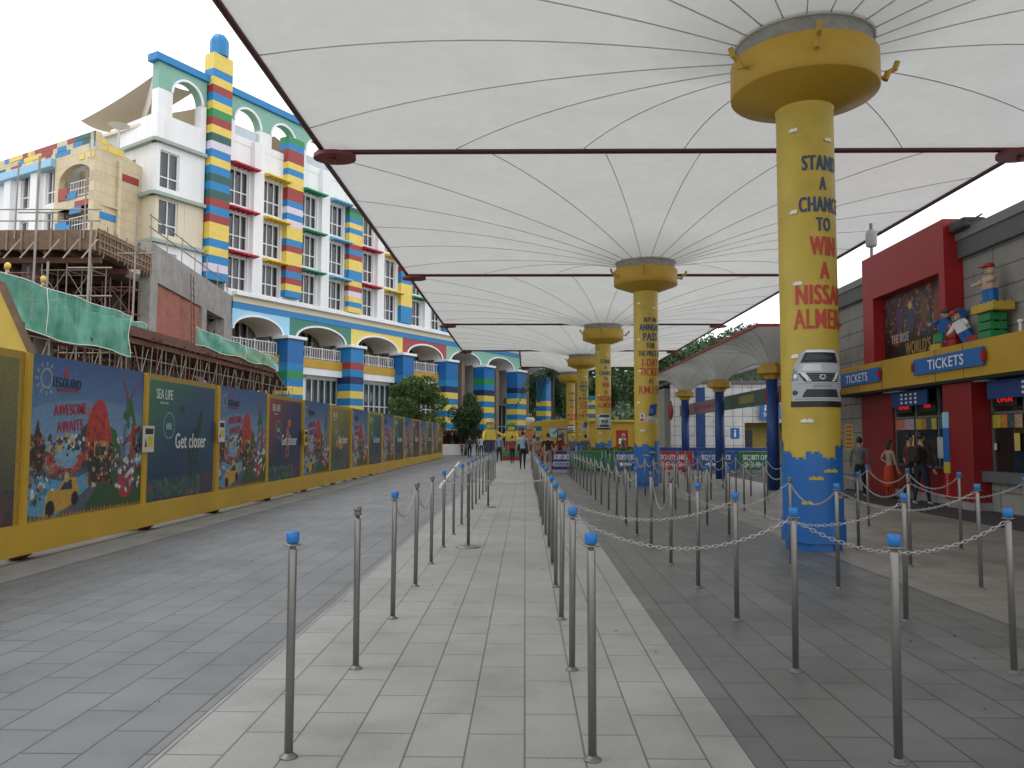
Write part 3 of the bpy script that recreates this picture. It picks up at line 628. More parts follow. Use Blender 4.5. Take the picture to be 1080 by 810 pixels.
# beige wing
FA = frame((-34.93, 51.88), (.867, -.4984)); LA = 10.75
hA = [(7.05, 10.5, 15.9, 17.05), (7.05, 10.5, 13.75, 15.35), (2.25, 3.6, 16.2, 18.4), (5.15, 6.2, 16.1, 18.3), (2.25, 3.6, 13.2, 15.4), (5.15, 6.2, 13.2, 15.6), (-2.2, -.9, 16.2, 18.4), (-2.2, -.9, 13.2, 15.4), (-5.2, -3.9, 16.2, 18.4)]
b = MB(); wall_holes(b, 6.6, LA, 9, 17.05, hA, 0, .4, BEI); wall_holes(b, -9, LA, 18.75, 19.75, [], 0, .4, BEI); b.box(6.6, LA, 0, .4, 18.2, 18.75, BEI)
n = 16
for i in range(n):
    f = lambda q: (8.775-1.725*math.cos(math.pi*q/n), 17.05+.95*math.sin(math.pi*q/n))
    (xa, za), (xb, zb) = f(i), f(i+1); b.poly([(xa, 0, za), (xb, 0, zb), (xb, 0, 18.2), (xa, 0, 18.2)], (0, .4, 0), BEI)
b.box(6.6, 7.05, 0, .4, 17.05, 18.2, BEI); b.box(10.5, LA, 0, .4, 17.05, 18.2, BEI); hb_(b, 'beige_wall', FA)
b = MB(); b.box(6.7, 10.7, 1.6, 1.8, 12, 18.4, BEI); b.box(6.7, 10.7, .02, 1.6, 15.35, 15.45, BEI); hb_(b, 'loggia', FA)
b = MB(); wall_holes(b, -9, 6.6, 9, 18.2, hA, .25, .6, WALLW); hb_(b, 'white_wall', FA)
b = MB()
for u in (-6.5, -3.3, .9, 4.0): b.box(u, u+.75, -.1, .25, 9, 18.2, WALLW)
b.pieces('pilaster', hotel, RMi @ FA)
LBL = mat('light blue cornice', (.30, .52, .68), .6)
b = MB(); b.bbox(-9, 6.6, -.3, .25, 18.2, 18.75, LBL, .05); hb_(b, 'blue_cornice', FA)
rg = random.Random(3); b = MB()
for i in range(46):
    u = rg.uniform(-8, 10.2); w = rg.choice([.6, .9, 1.2, 1.6]); z0 = 18.78+.32*rg.randrange(3); c_ = rg.choice(['b', 'y', 'r', 'd', 'b', 'y', 'r'])
    if u > 6: z0 -= .1*0
    b.box(u, min(u+w, LA), -.012-.0005*i, 0, z0, z0+.30, SG[c_])
for (u, z, w, h, c_) in ((10.0, 18.2, .7, .3, 'y'), (9.2, 17.0-1.2+2.4, .5, .3, 'y')): b.box(u, u+w, -.04, 0, z, z+h, SG[c_])
for (u, z, w, h, c_) in ((7.1, 15.95, 1.0, .75, 'r'), (7.9, 15.9, 1.1, .38, 'b'), (8.4, 14.95, 1.2, .38, 'b'), (8.9, 15.33, 1.4, .35, 'r'), (6.9, 13.7, 1.2, .9, 'b'), (8.1, 13.75, .4, .6, 'b')): b.box(u, u+w, -.05, -.01, z, z+h, SG[c_])
b.pieces('coloured_block', hotel, RMi @ FA)
b = MB()
for z in (15.95, 13.75):
    b.box(8.2, 10.5, .04, .08, z+.95, z+1.0, RAIL); b.box(8.2, 10.5, .04, .08, z+.1, z+.15, RAIL); b.box(8.2, 10.5, .04, .08, z+.5, z+.55, RAIL)
    for i in range(9): b.box(8.25+i*.28, 8.28+i*.28, .05, .07, z, z+.95, RAIL)
hb_(b, 'railing', FA)
for (u0, u1, z0, z1) in hA[2:]: w_ = make_window(u1-u0, z1-z0, 2, .35, parent=hotel); w_.matrix_basis = RMi @ FA @ Matrix.Translation((u0, .25, z0))
FS = frame((-25.61, 46.52), (.3468, .938)); b = MB(); b.poly([(0, 0, 9), (3.6, 0, 9), (3.6, 0, 18.6), (2.2, 0, 18.9), (0, 0, 19.75)], (0, .4, 0), BEI); hb_(b, 'beige_wall', FS)
b = MB(); 
for (u, z, w, h, c_) in ((.25, 14.55, 1.35, .42, 'b'), (1.7, 17.3, 1.6, .45, 'r'), (.1, 19.1, .7, .3, 'y'), (.9, 18.75, 1.2, .4, 'y'), (0.2, 18.75, .6, .3, 'y')): b.box(u, u+w, -.03, 0, z, z+h, SG[c_])
b.pieces('coloured_block', hotel, RMi @ FS)
b = MB(); b.box(-9, 6.6, .72, 9, 9, 19.4, mat('hotel core', 'ffffff')); b.box(6.6, 8.6, 2, 9, 9, 19.3, mat('hotel core', 'ffffff')); hb_(b, 'wing_core', FA)
b = MB(); b.box(-9, 3.5, 1.5, 1.53, 19.4, 20.6, GLR); hb_(b, 'balustrade', FA)
b = MB(); b.box(-9.5, -.5, 5, 12, 17, 21.6, mat('grey cladding', (.42, .44, .46), .5)); hb_(b, 'plant_room', FA)
b = MB(); b.lathe([(.02, -.14), (.35, -.1), (.62, .05), (.65, .06)], WALLW, 20, c=(10.2, 1.8, 20.7), caps=False); b.tube((10.2, 1.8, 19.4), (10.2, 1.8, 20.5), .06, RAIL); hb_(b, 'satellite_dish', FA)
# podium: curved concrete wall with brick infill
FP = frame((-18.5, 39.0), (-1.6, 15.4)); LP = 15.4
pod = hotel
b = MB(); b.box(0, LP, 0, .5, 9.3, 11.15, CONC); 
for a, c in ((-.1, .95), (8.6, 9.5), (13.5, LP)): b.box(a, c, -.05, .5, 0, 9.3, CONC)
b.box(.95, 13.5, 0, .5, 4.6, 5.0, CONC); hb_(b, 'podium_frame', FP)
b = MB(); b.box(.95, 8.6, .12, .4, 0, 9.3, BRICK); hb_(b, 'brick_infill', FP)
b = MB(); b.box(9.5, 13.5, 3.5, 3.7, 0, 9.3, CONC); b.box(9.5, 13.5, .1, .4, 0, 6.2, CONC); b.lathe([(.4, 0), (.4, 3.5)], GREY, 12, c=(11, 2.2, 7.4)); hb_(b, 'podium_room', FP)
b = MB(); b.tube((0, .1, 11.9), (LP, .1, 11.9), .035, TUBE); b.tube((0, .1, 12.5), (LP*.6, .1, 12.5), .03, TUBE)
for i in range(7): b.tube((i*2.4+.2, .1, 11.1), (i*2.4+.2, .1, 12.6), .03, TUBE)
hb_(b, 'edge_rail', FP)

# ================================================================ CONSTRUCTION
TAN2 = mat('pale timber', (.26, .19, .125), .85, var=.4, scale=5)
deck = empty('concrete_deck', (-27, 36.5, 0), 0, 'unfinished concrete deck on timber formwork beside the hotel', 'building shell')
def wb(b, name, parent, lab=None): # world-coordinate builder under an Empty
    M = Matrix.Translation(parent.location); b.v = [tuple(Vector(p)-parent.location) for p in b.v]; return b.build(name, parent)
b = MB(); b.box(-44, -18.55, 34, 38.9, 9.75, 10.15, CONC); b.box(-44, -20.6, 38.9, 47, 9.75, 10.15, CONC); wb(b, 'slab', deck)
b = MB(); rg = random.Random(11)
b.box(-44, -18.5, 33.9, 33.96, 9.55, 10.4, WOOD); b.box(-18.5, -18.44, 34, 39, 9.5, 10.5, WOOD)
for i in range(40): x = -43.5+i*.64; b.box(x, x+.07, 33.84, 33.9, 9.5, 10.3+rg.uniform(0, .15), TAN2)
for i in range(16): y = 34.1+i*.31; z_ = rg.uniform(9.25, 9.6); b.tube((-18.41, y, z_), (-18.41, y+rg.uniform(-.15, .15), rg.uniform(10.4, 10.75)), .03, TAN2, 5)
for z_ in (9.65, 9.95, 10.3): b.box(-18.44, -18.39, 34, 39, z_, z_+.07, TAN2)
for i in range(30): x = -43+i*.85+rg.uniform(-.1, .1); b.tube((x, 33.75, 9.95), (x-.35, 33.2, 9.0), .035, TUBE, 5)
for i in range(25): x = -43.8+i; b.box(x, x+.12, 34, 47 if x < -20.8 else 38.9, 9.35, 9.75, RUST)
for k in range(5): b.box(-44, -18.6 if k < 2 else -20.8, 34.5+k*2.4, 34.7+k*2.4, 9.1, 9.35, RUST)
wb(b, 'formwork', deck)
b = MB()
for x in (-40, -34, -28.5, -23): b.box(x, x+.6, 36, 36.6, 0, 9.75, CONC); b.box(x, x+.6, 44, 44.6, 0, 9.75, CONC)
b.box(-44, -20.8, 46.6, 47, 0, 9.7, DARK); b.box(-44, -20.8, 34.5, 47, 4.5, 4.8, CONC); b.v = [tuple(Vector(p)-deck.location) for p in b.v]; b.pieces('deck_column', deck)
b = MB(); b.tube((-44, 33.9, 11.3), (-18.3, 33.9, 11.3), .03, TUBE, 6); b.tube((-44, 33.9, 10.8), (-18.3, 33.9, 10.8), .03, TUBE, 6)
for i in range(9): x = -43+i*3; b.tube((x, 33.85, 10), (x+.05, 33.85, 11.9+rg.uniform(0, 1.8)), .035, TUBE, 6)
wb(b, 'guard_rail', deck)
def scaffold(x0, y0, nx, h, z0, lab, m=TUBE, dx=1.5, dy=1.2, lift=1.7, cross=True, grp='scaffold towers under the concrete deck'):
    t = empty('scaffold_tower', (x0, y0, z0), 0, lab, 'scaffold', grp)
    b = MB(); 
    for i in range(nx+1):
        for y in (0, dy): b.tube((i*dx, y, 0), (i*dx, y, h), .03, m, 5)
    b.build('upright', t); b = MB(); z = .3
    while z < h:
        for y in (0, dy): b.tube((-.1, y, z), (nx*dx+.1, y, z), .024, m, 5)
        for i in range(nx+1): b.tube((i*dx, -.02, z), (i*dx, dy+.02, z), .024, m, 5)
        z += lift
    b.build('ledger', t)
    if cross:
        b = MB(); z = .3
        while z+lift < h:
            for i in range(nx): b.tube((i*dx, 0, z), ((i+1)*dx, 0, z+lift), .018, m, 5); b.tube(((i+1)*dx, -.03, z), (i*dx, -.03, z+lift), .018, m, 5)
            z += lift
        b.build('cross_brace', t)
    return t
k = 0
ords = ['first', 'second', 'third', 'fourth', 'fifth', 'sixth', 'seventh', 'eighth', 'ninth', 'tenth', 'eleventh', 'twelfth', 'thirteenth', 'fourteenth', 'fifteenth', 'sixteenth', 'seventeenth', 'eighteenth', 'nineteenth', 'twentieth', 'twenty-first', 'twenty-second']
for i, (x, y, m_) in enumerate([(-43, 34.8, RTUBE), (-39, 35.6, TUBE), (-35, 34.8, RTUBE), (-31.4, 35.4, TUBE), (-27.6, 34.7, RTUBE), (-24.2, 35.5, RTUBE), (-21.2, 34.6, TUBE), (-24.5, 41, TUBE), (-30, 41, RTUBE)]):
    scaffold(x, y, 2, 9.1, 0, ('%s scaffold tower from the left under the concrete deck' if i < 7 else '%s scaffold tower, set deep in the dark under the deck') % ords[i if i < 7 else i-7], m_, 1.1)
for i, (x, y, h) in enumerate([(-22.6, 33.0, 8.6), (-26.4, 32.6, 7.8), (-19.9, 36.2, 8.8)]):
    scaffold(x, y, 2, h, 0, ['rusty scaffold tower standing before the deck nearest the brick wall', 'lower rusty scaffold tower in front of the deck behind the net', 'rusty scaffold tower tucked under the right deck corner'][i], RTUBE, .9, 1.0, 1.15)
# long poles before the deck
for i, (x, y, h) in enumerate([(-19.7, 31.5, 12.8), (-15.9, 28.6, 9.3), (-16.6, 33.4, 11.3), (-18.4, 30.2, 8.2), (-15.3, 27.5, 7.8)]):
    b = MB(); b.tube((0, 0, 0), (.12, 0, h), .045, TUBE, 8); b.tube((-.7, .05, h*.82), (.9, .05, h*.82), .03, TUBE, 6); o = b.build('scaffold_pole', None, (x, y, 0)); tag(o, '%s scaffold pole with a short crossbar standing before the deck' % ['tallest', 'third tallest', 'second tallest', 'fourth tallest', 'shortest'][i], 'scaffold pole', 'upright scaffold poles')
# lower walkway platform
plat = empty('work_platform', (-15.6, 38, 0), 0, 'rusty brown timber work platform on props behind the hoarding', 'platform')
b = MB(); b.box(-18.2, -13.7, 29.5, 46.5, 5.35, 5.5, RUST); rg = random.Random(2)
for i in range(28): y = 29.7+i*.6; b.box(-18.3, -13.4-rg.uniform(0, .4), y, y+.12, 5.2, 5.35, RUST); 
for i in range(9): x = -18+i*.52; b.box(x, x+.1, 29.3, 46.6, 5.0, 5.2, RUST)
b.box(-13.72, -13.62, 29.4, 46.6, 5.25, 5.62, RUST); wb(b, 'deck_boards', plat)
b = MB(); b.poly([(-18.2, 46.5, 5.2), (-13.6, 46.5, 5.2), (-13.8, 49.5, 4.4), (-18.2, 49.5, 4.4)], (0, 0, .12), RUST); wb(b, 'sloping_deck', plat)
b = MB()
for i in range(36):
    y = 29.7+i*.58
    for x in (-13.8, -15.2): b.tube((x, y, 0), (x+rg.uniform(-.2, .2), y+rg.uniform(-.3, .3), 5.0 if y < 46.5 else 4.4), .022, TUBE if i % 3 else RTUBE, 5)
for z in (1.4, 2.6, 3.8, 4.5): b.tube((-13.75, 29.5, z), (-13.75, 50.5, z), .02, TUBE, 5); b.tube((-15.15, 29.5, z), (-15.15, 50.5, z), .02, RTUBE, 5)
wb(b, 'prop', plat); b = MB()
for i in range(18): y = 29.7+i*1.16; b.tube((-13.72, y, 2.6), (-13.72, y+1.16, 4.9), .02, TUBE, 5); 
for i in range(0, 18, 3): y = 29.7+i*1.16; b.tube((-13.70, y+1.16, 2.6), (-13.70, y, 4.9), .02, TUBE, 5)
wb(b, 'brace', plat); b = MB(); b.box(-18.25, -18.1, 30, 46.4, 0, 4.9, BRICK); wb(b, 'back_wall', plat)
b = MB(); 
for i in range(14): x = -18+i*.32; b.tube((x, 29.45, 0), (x, 29.45, 5.0), .02, TUBE if i % 2 else RTUBE, 5)
for z in (2.8, 3.8, 4.6): b.tube((-18.1, 29.4, z), (-13.6, 29.4, z), .02, TUBE, 5)
wb(b, 'prop', plat)
plat.location.x -= .9
# upper left gangway with net & workers
gang = empty('gangway', (-15, 24, 0), 0, 'narrow scaffold gangway carrying the workers behind the green net', 'gangway')
b = MB(); b.box(-16.4, -14.2, 16, 28.3, 4.72, 4.84, WOOD); 
for i in range(11): b.box(-16.5, -14.1, 16.2+i*1.2, 16.32+i*1.2, 4.6, 4.72, RUST)
wb(b, 'boards', gang); b = MB()
for i in range(9):
    y = 16.5+i*1.45
    for x in (-14.25, -16.2): b.tube((x, y, 0), (x, y, 4.7+(1.2 if x > -15 else 0)), .03, TUBE, 6)
    if i < 8: b.tube((-14.25, y, 1.8), (-14.25, y+1.45, 4.5), .02, TUBE, 5); b.tube((-16.2, y+1.45, 1.8), (-16.2, y, 4.5), .02, TUBE, 5)
for z in (2.3, 3.5, 4.4): b.tube((-14.25, 16, z), (-14.25, 28.3, z), .022, TUBE, 5); b.tube((-16.2, 16, z), (-16.2, 28.3, z), .022, RTUBE, 5)
b.lathe([(.28, 0), (.28, 4.6)], CONC, 12, c=(-15.3, 25.2, 0)); wb(b, 'tubes', gang)
def net(pa, pb, zt0, zb0, zt1, zb1, lab, n=40, seed=0):
    rg = random.Random(seed); b = MB(); pa = Vector((*pa, 0)); pb = Vector((*pb, 0)); d = (pb-pa); nn = Vector((d.y, -d.x, 0)).normalized(); vs = []; m = 8
    for i in range(n+1):
        t = i/n; p = pa+d*t
        for j in range(m+1):
            q = j/m; zt = zt0+(zt1-zt0)*t-.05*math.sin(t*14)**2; zb = zb0+(zb1-zb0)*t+.06*math.sin(t*17); bul = .07*math.sin(t*22+q*3)*math.sin(math.pi*q)+.02*math.sin(t*57+q*5+seed)
            vs.append(p+nn*bul+Vector((0, 0, zb+(zt-zb)*q)))
    fs = [(i*(m+1)+j, (i+1)*(m+1)+j, (i+1)*(m+1)+j+1, i*(m+1)+j+1) for i in range(n) for j in range(m)]
    root = empty('safety_net', ((pa+pb)/2)[:], 0, lab, 'net', 'green construction netting'); b.add(vs, fs, NET, True); wb(b, 'netting', root)
    b = MB(); b.path([vs[i*(m+1)+m] for i in range(n+1)], .017, WHT, 5); b.path([vs[i*(m+1)] for i in range(n+1)], .017, WHT, 5); b.path([vs[n*(m+1)+j] for j in range(m+1)], .017, WHT, 5); b.path([vs[int(n*.55)*(m+1)+j]+nn*.02 for j in range(m+1)], .014, WHT, 5)
    wb(b, 'hem_rope', root)
net((-14.1, 17), (-14.1, 28.4), 6.0, 4.55, 5.85, 4.4, 'large green safety net wrapped along the gangway above the hoarding', seed=1)
net((-16.0, 28.5), (-16.3, 34.2), 6.05, 5.0, 6.4, 5.6, 'smaller green safety net hung at the end of the gangway', 24, 2)
net((-14.5, 35.0), (-14.35, 46.2), 6.35, 5.55, 6.1, 5.45, 'green safety net folded along the platform edge near the arcade', 24, 3)
# ladder leaning on brick infill
b = MB(); bx = FP @ Vector((5.2, -.55, 0)); dl = (FP.to_3x3() @ Vector((1, 0, 0)))
for s_ in (0, .5): b.tube(dl*s_+Vector((0, 0, 5.5)), dl*s_+Vector((-.2, 0, 10.6)), .035, WOOD, 6)
for i in range(12): z = 5.8+i*.4; b.tube(Vector((-.01*i, 0, z)), dl*.5+Vector((-.01*i, 0, z)), .025, WOOD, 5)
tag(b.build('ladder', None, bx), 'wooden ladder leaning against the red brick wall', 'ladder')

# ================================================================ HOARDING
hx = -6.1; hoard = empty('hoarding', (hx, 33, 0), 0, 'long yellow framed hoarding of printed advertising panels along the left side', 'hoarding')
PW_ = 3.08; PY0 = 9.78-PW_*4; NP = 20
b = MB()
for i in range(NP+1):
    y = PY0+i*PW_-33; b.box(-.06, .02, y-.05, y+.05, .44, 2.53, HYEL)
b.box(-.12, -.061, PY0-33, PY0+NP*PW_-33, .2, 2.52, HYEL); b.box(-.13, .05, PY0+NP*PW_-33+.061, PY0+NP*PW_-33+.2, .12, 2.62, HYEL)
b.box(-.06, .037, PY0-33, PY0+NP*PW_-33, .07, .44, HYEL); b.build('frame', hoard)
def cv(kind):
    w, h = PW_-.10, 2.10; nx, ny = 190, 134; c = Canvas(w, h, nx, ny, '#3a6ea8')
    if kind == 'park':
        c.grad('#8fc0e0', '#2a5f9e'); c.ell(.5, .55, .6, .2, '#8fb6d8', a=.25)
        c.poly([(0, 0), (1, 0), (1, .30), (.7, .36), (.4, .3), (0, .3)], '#5a6070'); c.poly([(.42, 0), (1, 0), (1, .28), (.62, .26)], '#2f5a2c'); c.poly([(0, .28), (.3, .22), (.58, .3), (.5, .18), (.2, .0), (0, .05)], '#5aa6cc')
        c.poly([(0, .30), (.02, .5), (.05, .52), (.07, .62), (.09, .52), (.12, .5), (.14, .3)], '#38261f'); c.bits(40, 0, .14, .26, .52, ['#7a4a30', '#b78a50', '#2a2025', '#a03020'])
        c.poly([(.38, .3), (.40, .55), (.46, .60), (.5, .5), (.55, .3)], '#354238'); c.poly([(.62, .3), (.66, .58), (.72, .55), (.78, .42), (.78, .3)], '#2c6a34')
        c.poly([(.43, .35), (.46, .62), (.50, .72), (.56, .77), (.60, .75), (.64, .66), (.68, .50), (.70, .35)], '#c4281c'); c.bits(40, .46, .67, .38, .7, ['#e0392a', '#9c1a14', '#d63425'], .006, .02)
        c.ell(.29, .36, .15, .09, '#c63a20', inner=.38); c.ell(.29, .42, .12, .06, '#7ab4d4'); c.bits(50, .14, .44, .42, .52, ['#29394e', '#d8dde0', '#6a4036', '#c9b37a'])
        c.rect(.48, .68, .2, .42, '#2b2a2c'); c.rect(.52, .64, .36, .48, '#c8a23a'); c.rect(.53, .63, .38, .44, '#222a30'); c.bits(60, .46, .7, .18, .46, ['#c9a23a', '#1b1b1e', '#8b2a22', '#d9c27a', '#3a3226'])
        c.ell(.83, .17, .08, .10, '#bb2a2a'); c.bits(90, .72, .98, .12, .5, ['#d8dfe4', '#b8c4cc', '#c13a3a', '#3d4c66', '#e4e8ea', '#8a4a3a']); c.poly([(.86, .35), (.88, .6), (.92, .62), (.94, .35)], '#a8552c'); c.poly([(.78, .42), (.98, .56), (.97, .6), (.78, .46)], '#b5441f'); c.poly([(.78, .35), (.8, .6), (.83, .6), (.82, .35)], '#5574a4')
        c.poly([(.76, .98), (.82, .76), (.86, .76), (.83, .82)], '#8f2a30'); c.poly([(.95, .99), (.87, .78), (.84, .76), (.88, .84)], '#8f2a30'); c.ell(.855, .72, .035, .07, '#2c6a34'); c.ell(.82, .66, .03, .035, '#2c6a34'); c.poly([(.87, .7), (.9, .58), (.93, .6), (.89, .74)], '#2c6a34'); c.poly([(.82, .64), (.84, .56), (.86, .57), (.85, .66)], '#2c6a34')
        c.bits(60, 0, .2, .1, .3, ['#3e7fa8', '#c0703a', '#dfe4e6', '#27465c'], .005, .018)
        c.poly([(.13, .03), (.16, .17), (.24, .18), (.28, .24), (.37, .25), (.40, .17), (.40, .10), (.3, .05)], '#d9a41e'); c.poly([(.25, .17), (.29, .23), (.34, .235), (.35, .17)], '#27394e'); c.ell(.18, .06, .035, .055, '#1a1a1c'); c.ell(.37, .11, .03, .045, '#1a1a1c'); c.ell(.30, .25, .02, .035, '#d4b080')
        c.bits(240, .0, 1, .24, .50, ['#20242c', '#4c3a34', '#8a8f94', '#6a2a24', '#2f4a5c', '#a89878', '#3a3030', '#27402c'], .003, .011)
        for i in range(34): a0 = i/34; c.poly([(a0, 0), (a0+.015, .028+.01*(i % 2)), (a0+.03, 0)], '#b48418')
        c.ell(.12, .86, .045, .065, '#e8e4c0', a=.35, inner=.6)
        for i in range(9): t = R(60+i*30); c.ell(.12+.07*math.cos(t), .86+.09*math.sin(t), .012, .008, '#cfd8d8', t, .4)
        c.rect(.245, .285, .88, .93, '#a82a2a')
    else:
        c.grad({'turtle': '#143a6e', 'red': '#16305c', 'gold': '#14325c', 'green': '#17406a'}[kind], {'turtle': '#24607c', 'red': '#233a6c', 'gold': '#8a8438', 'green': '#2c6a70'}[kind], 'd')
        tl = np.clip((c.Y-c.X*1.15+(.16 if kind == 'gold' else -.02))*1.3, 0, 1)[..., None]; c.C = c.C*(1-tl*.75)+np.array(lin({'turtle': '#3f8f4c', 'red': '#b8452f', 'gold': '#a89a2c', 'green': '#56a04a'}[kind]))*tl*.75
        dk = np.clip(1-c.Y*1.6, 0, 1)[..., None]; c.C = c.C*(1-dk*.6)+np.array(lin('#0e2440'))*dk*.6
        if kind in ('turtle', 'green'):
            c.ell(.64, .42, .085, .17, '#16343c', -.35); c.poly([(.66, .52), (.72, .72), (.77, .78), (.76, .62), (.70, .46)], '#1b3c40'); c.poly([(.58, .34), (.57, .14), (.6, .1), (.64, .3)], '#173338'); c.poly([(.68, .34), (.74, .24), (.74, .2), (.66, .28)], '#173338'); c.ell(.46, .74, .04, .035, '#1d4a52'); c.bits(30, .58, .7, .3, .55, ['#2a545a', '#122a30'], .005, .012)
        elif kind == 'red': c.ell(.56, .5, .05, .14, '#c8682a', .2); c.ell(.6, .68, .05, .05, '#d0702c'); c.ell(.55, .33, .05, .07, '#b85c28', inner=.3)
        else: c.ell(.5, .42, .12, .1, '#c8982c'); c.poly([(.38, .42), (.28, .5), (.28, .34)], '#c8982c'); c.bits(16, .42, .58, .36, .48, ['#1c2c3c'], .006, .012)
        c.bits(160, .05, .75, .02, .16, ['#2f6a50', '#1d4c50', '#587a4a', '#7a4a5a', '#24586a'], .008, .03); c.bits(60, .75, .98, .02, .2, ['#6a3048', '#2c4a60', '#7c3a4a'], .006, .016); c.bits(60, .1, .95, .2, .9, ['#4a8a9c'], .002, .005)
        c.ell(.29, .60, .075, .11, '#a9c4c4', inner=.8, a=.7); c.rect(.255, .325, .57, .62, '#8fb4b8')
        c.put((c.X < .035) | (c.X > .965) | (c.Y > .955), np.array([.52, .31, .02]))
    c.C *= .80; c.C = c.C*.9+c.C.mean(axis=2, keepdims=True)*.1; c.speck(.12); return c
CW, CH = PW_-.10, 2.10
fnp = lambda x, z: (0, x, z)      # panel plane facing +x, x increasing along +y
pm = {k: cv(k).mesh('poster_'+k, fnp) for k in ('park', 'turtle', 'red', 'gold', 'green')}
TXW = mat('poster white ink', (.72, .74, .72), .5, var=.05); TXR = mat('poster red ink', (.45, .025, .03), .5, var=.05); TXN = mat('poster navy ink', (.02, .03, .07), .5, var=.05)
def ptext(t, u, v, w, h, m, parent, rot=0, bold=.03):
    ca, sa = math.cos(rot), math.sin(rot)
    return text_mesh(t, w, h, m, bold=bold, name='lettering', parent=parent, fn=lambda x, z: (.006, (u-.5)*CW+x*ca-z*sa, (v-.5)*CH+z*ca+x*sa))
protos = {}
for k in pm:
    p = link('poster_panel', pm[k], hoard); protos[k] = p
    if k == 'park':
        ptext('LEGOLAND', .275, .845, .66, .13, TXN, p, R(-1)); ptext('MALAYSIA RESORT', .28, .80, .5, .045, TXR, p); ptext('AWESOME', .31, .68, .78, .15, TXR, p, R(4), .03); ptext('AWAITS', .31, .575, .62, .15, TXR, p, R(5), .03)
    else:
        ptext('SEA LIFE', .22, .85, .62, .17, TXW, p, 0, .03); ptext('MALAYSIA', .22, .78, .3, .035, TXW, p); ptext('Get closer', .60, .475, 1.35, .27, TXW, p, 0, .03)
        if k == 'red': p['label'] = 'red and blue sea panel with an orange sea horse'
        if k == 'gold': p['label'] = 'golden yellow and blue sea panel'
seq = ['park', 'turtle', 'park', 'gold', 'park', 'turtle', 'park', 'red', 'park', 'gold', 'park', 'green', 'park', 'turtle', 'park', 'red', 'park', 'green', 'park', 'gold']
used = set()
for i, k in enumerate(seq):
    y = PY0+(i+.5)*PW_-33; loc = (-.02, y, 1.49)
    if k in used: copy_tree(protos[k], hoard).location = loc
    else: protos[k].location = loc; used.add(k)
b = MB()
for i in range(18):
    y = 7.0+i*3-33; b.box(-.5, -.2, y, y+.12, .0, .12, WOOD); b.box(-.22, -.13, y, y+.12, 0, 2.4, WOOD)
    b.poly([(-1.4, y+.02, .02), (-1.3, y+.02, .02), (-.15, y+.02, 2.0), (-.15, y+.02, 2.15)], (0, .08, 0), WOOD)
b.pieces('timber_brace', hoard)
SANDB = mat('red sandbag', (.07, .025, .02), .9)
for i, y in enumerate([9.9, 13.2, 16.1, 19.4, 22.6, 26, 29.3, 32.4]):
    b = MB(); b.ell((0, 0, .05), .11, .17, .055, SANDB, 14, 8); b.ell((.03, .17, .05), .04, .05, .03, SANDB, 8, 5); tag(b.build('sandbag', None, (hx-.12, y, .0)), '%s dark red sandbag from the camera under the hoarding' % ords[i], 'sandbag', 'sandbags under the hoarding')
SIGNW = mat('notice white', (.66, .65, .60), .5); SIGNY = mat('notice yellow', (.70, .50, .05), .5)
def notice(y, z, w, h, lab, yl=False):
    t = empty('notice_sign', (hx+.07, y, z), 0, lab, 'sign', 'small notices on the hoarding')
    b = MB(); b.bbox(-.006, .012, -w/2, w/2, -h/2, h/2, SIGNY if yl else SIGNW, .003); b.build('plate', t)
    b = MB(); b.box(.012, .014, -w*.36, w*.4, h*.18, h*.40, BLK); b.box(.012, .014, -w*.12, w*.38, -h*.3, h*.1, SIGNY if not yl else BLK)
    b.poly([(.014, -w*.4, -h*.3), (.014, -w*.2, -h*.3), (.014, -w*.3, h*.05)], (.002, 0, 0), BLK); b.build('warning_print', t)
notice(12.83, 1.47, .36, .42, 'white notice with yellow warning block between the first park panel and the turtle panel'); notice(15.93, 1.62, .3, .42, 'white and yellow notice to the right of the nearest turtle panel'); notice(22.1, 1.5, .34, .42, 'yellow notice on the right edge of the red sea panel', True)
# yellow gabled kiosk behind the hoarding
t = empty('yellow_gable', (-9.4, 12.1, 0), 0, 'yellow gable roofed kiosk rising behind the near end of the hoarding', 'kiosk')
b = MB(); b.poly([(-2.0, 0, .0), (2.0, 0, .0), (2.15, 0, 2.3), (1.35, 0, 3.75), (0, 0, 4.6), (-1.35, 0, 3.75), (-2.15, 0, 2.3)], (0, .03, 0), YEL); b.build('gable_wall', t)
b = MB(); b.poly([(2.16, -.06, 2.15), (2.24, -.06, 2.2), (1.43, -.06, 3.86), (1.36, -.06, 3.78)], (0, .05, 0), WOOD); b.poly([(1.36, -.06, 3.78), (1.43, -.06, 3.86), (0, -.06, 4.75), (0, -.06, 4.66)], (0, .05, 0), WOOD); b.build('roof_edge', t)

# ================================================================ TICKET BUILDING
tb = empty('ticket_office', (9.75, 18, 0), 0, 'ticket office with panelled wall, red portal frame and amber ticket fascia', 'building')
def tbb(b, name): b.v = [(p[0]-9.75, p[1]-18, p[2]) for p in b.v]; return b.build(name, tb)
PANEL = paver('grey wall panels', (.30, .29, .265), (.275, .265, .245), 1.25, .42, .014, (.11, .105, .10), .75, axis='yz', off=0, dirt=.15)
WX = 9.75
b = MB(); wall_holes(b, 7.5, 25.3, 0, 5.5, [], 0, .3, PANEL) if False else None
b.box(WX, WX+.3, 4, 25.3, 3.3, 5.5, PANEL); b.box(WX, WX+.3, 23.4, 25.3, 0, 3.3, PANEL); tbb(b, 'wall'); b = MB(); b.box(WX+.3, 17, 25.0, 25.3, 0, 5.5, PANEL); tbb(b, 'wall')
b = MB(); b.box(WX+1.6, 17, 4, 25, .0, 5.4, DARK); b.box(WX, WX+1.6, 4, 23.4, 3.0, 3.29, DARK); tbb(b, 'interior')
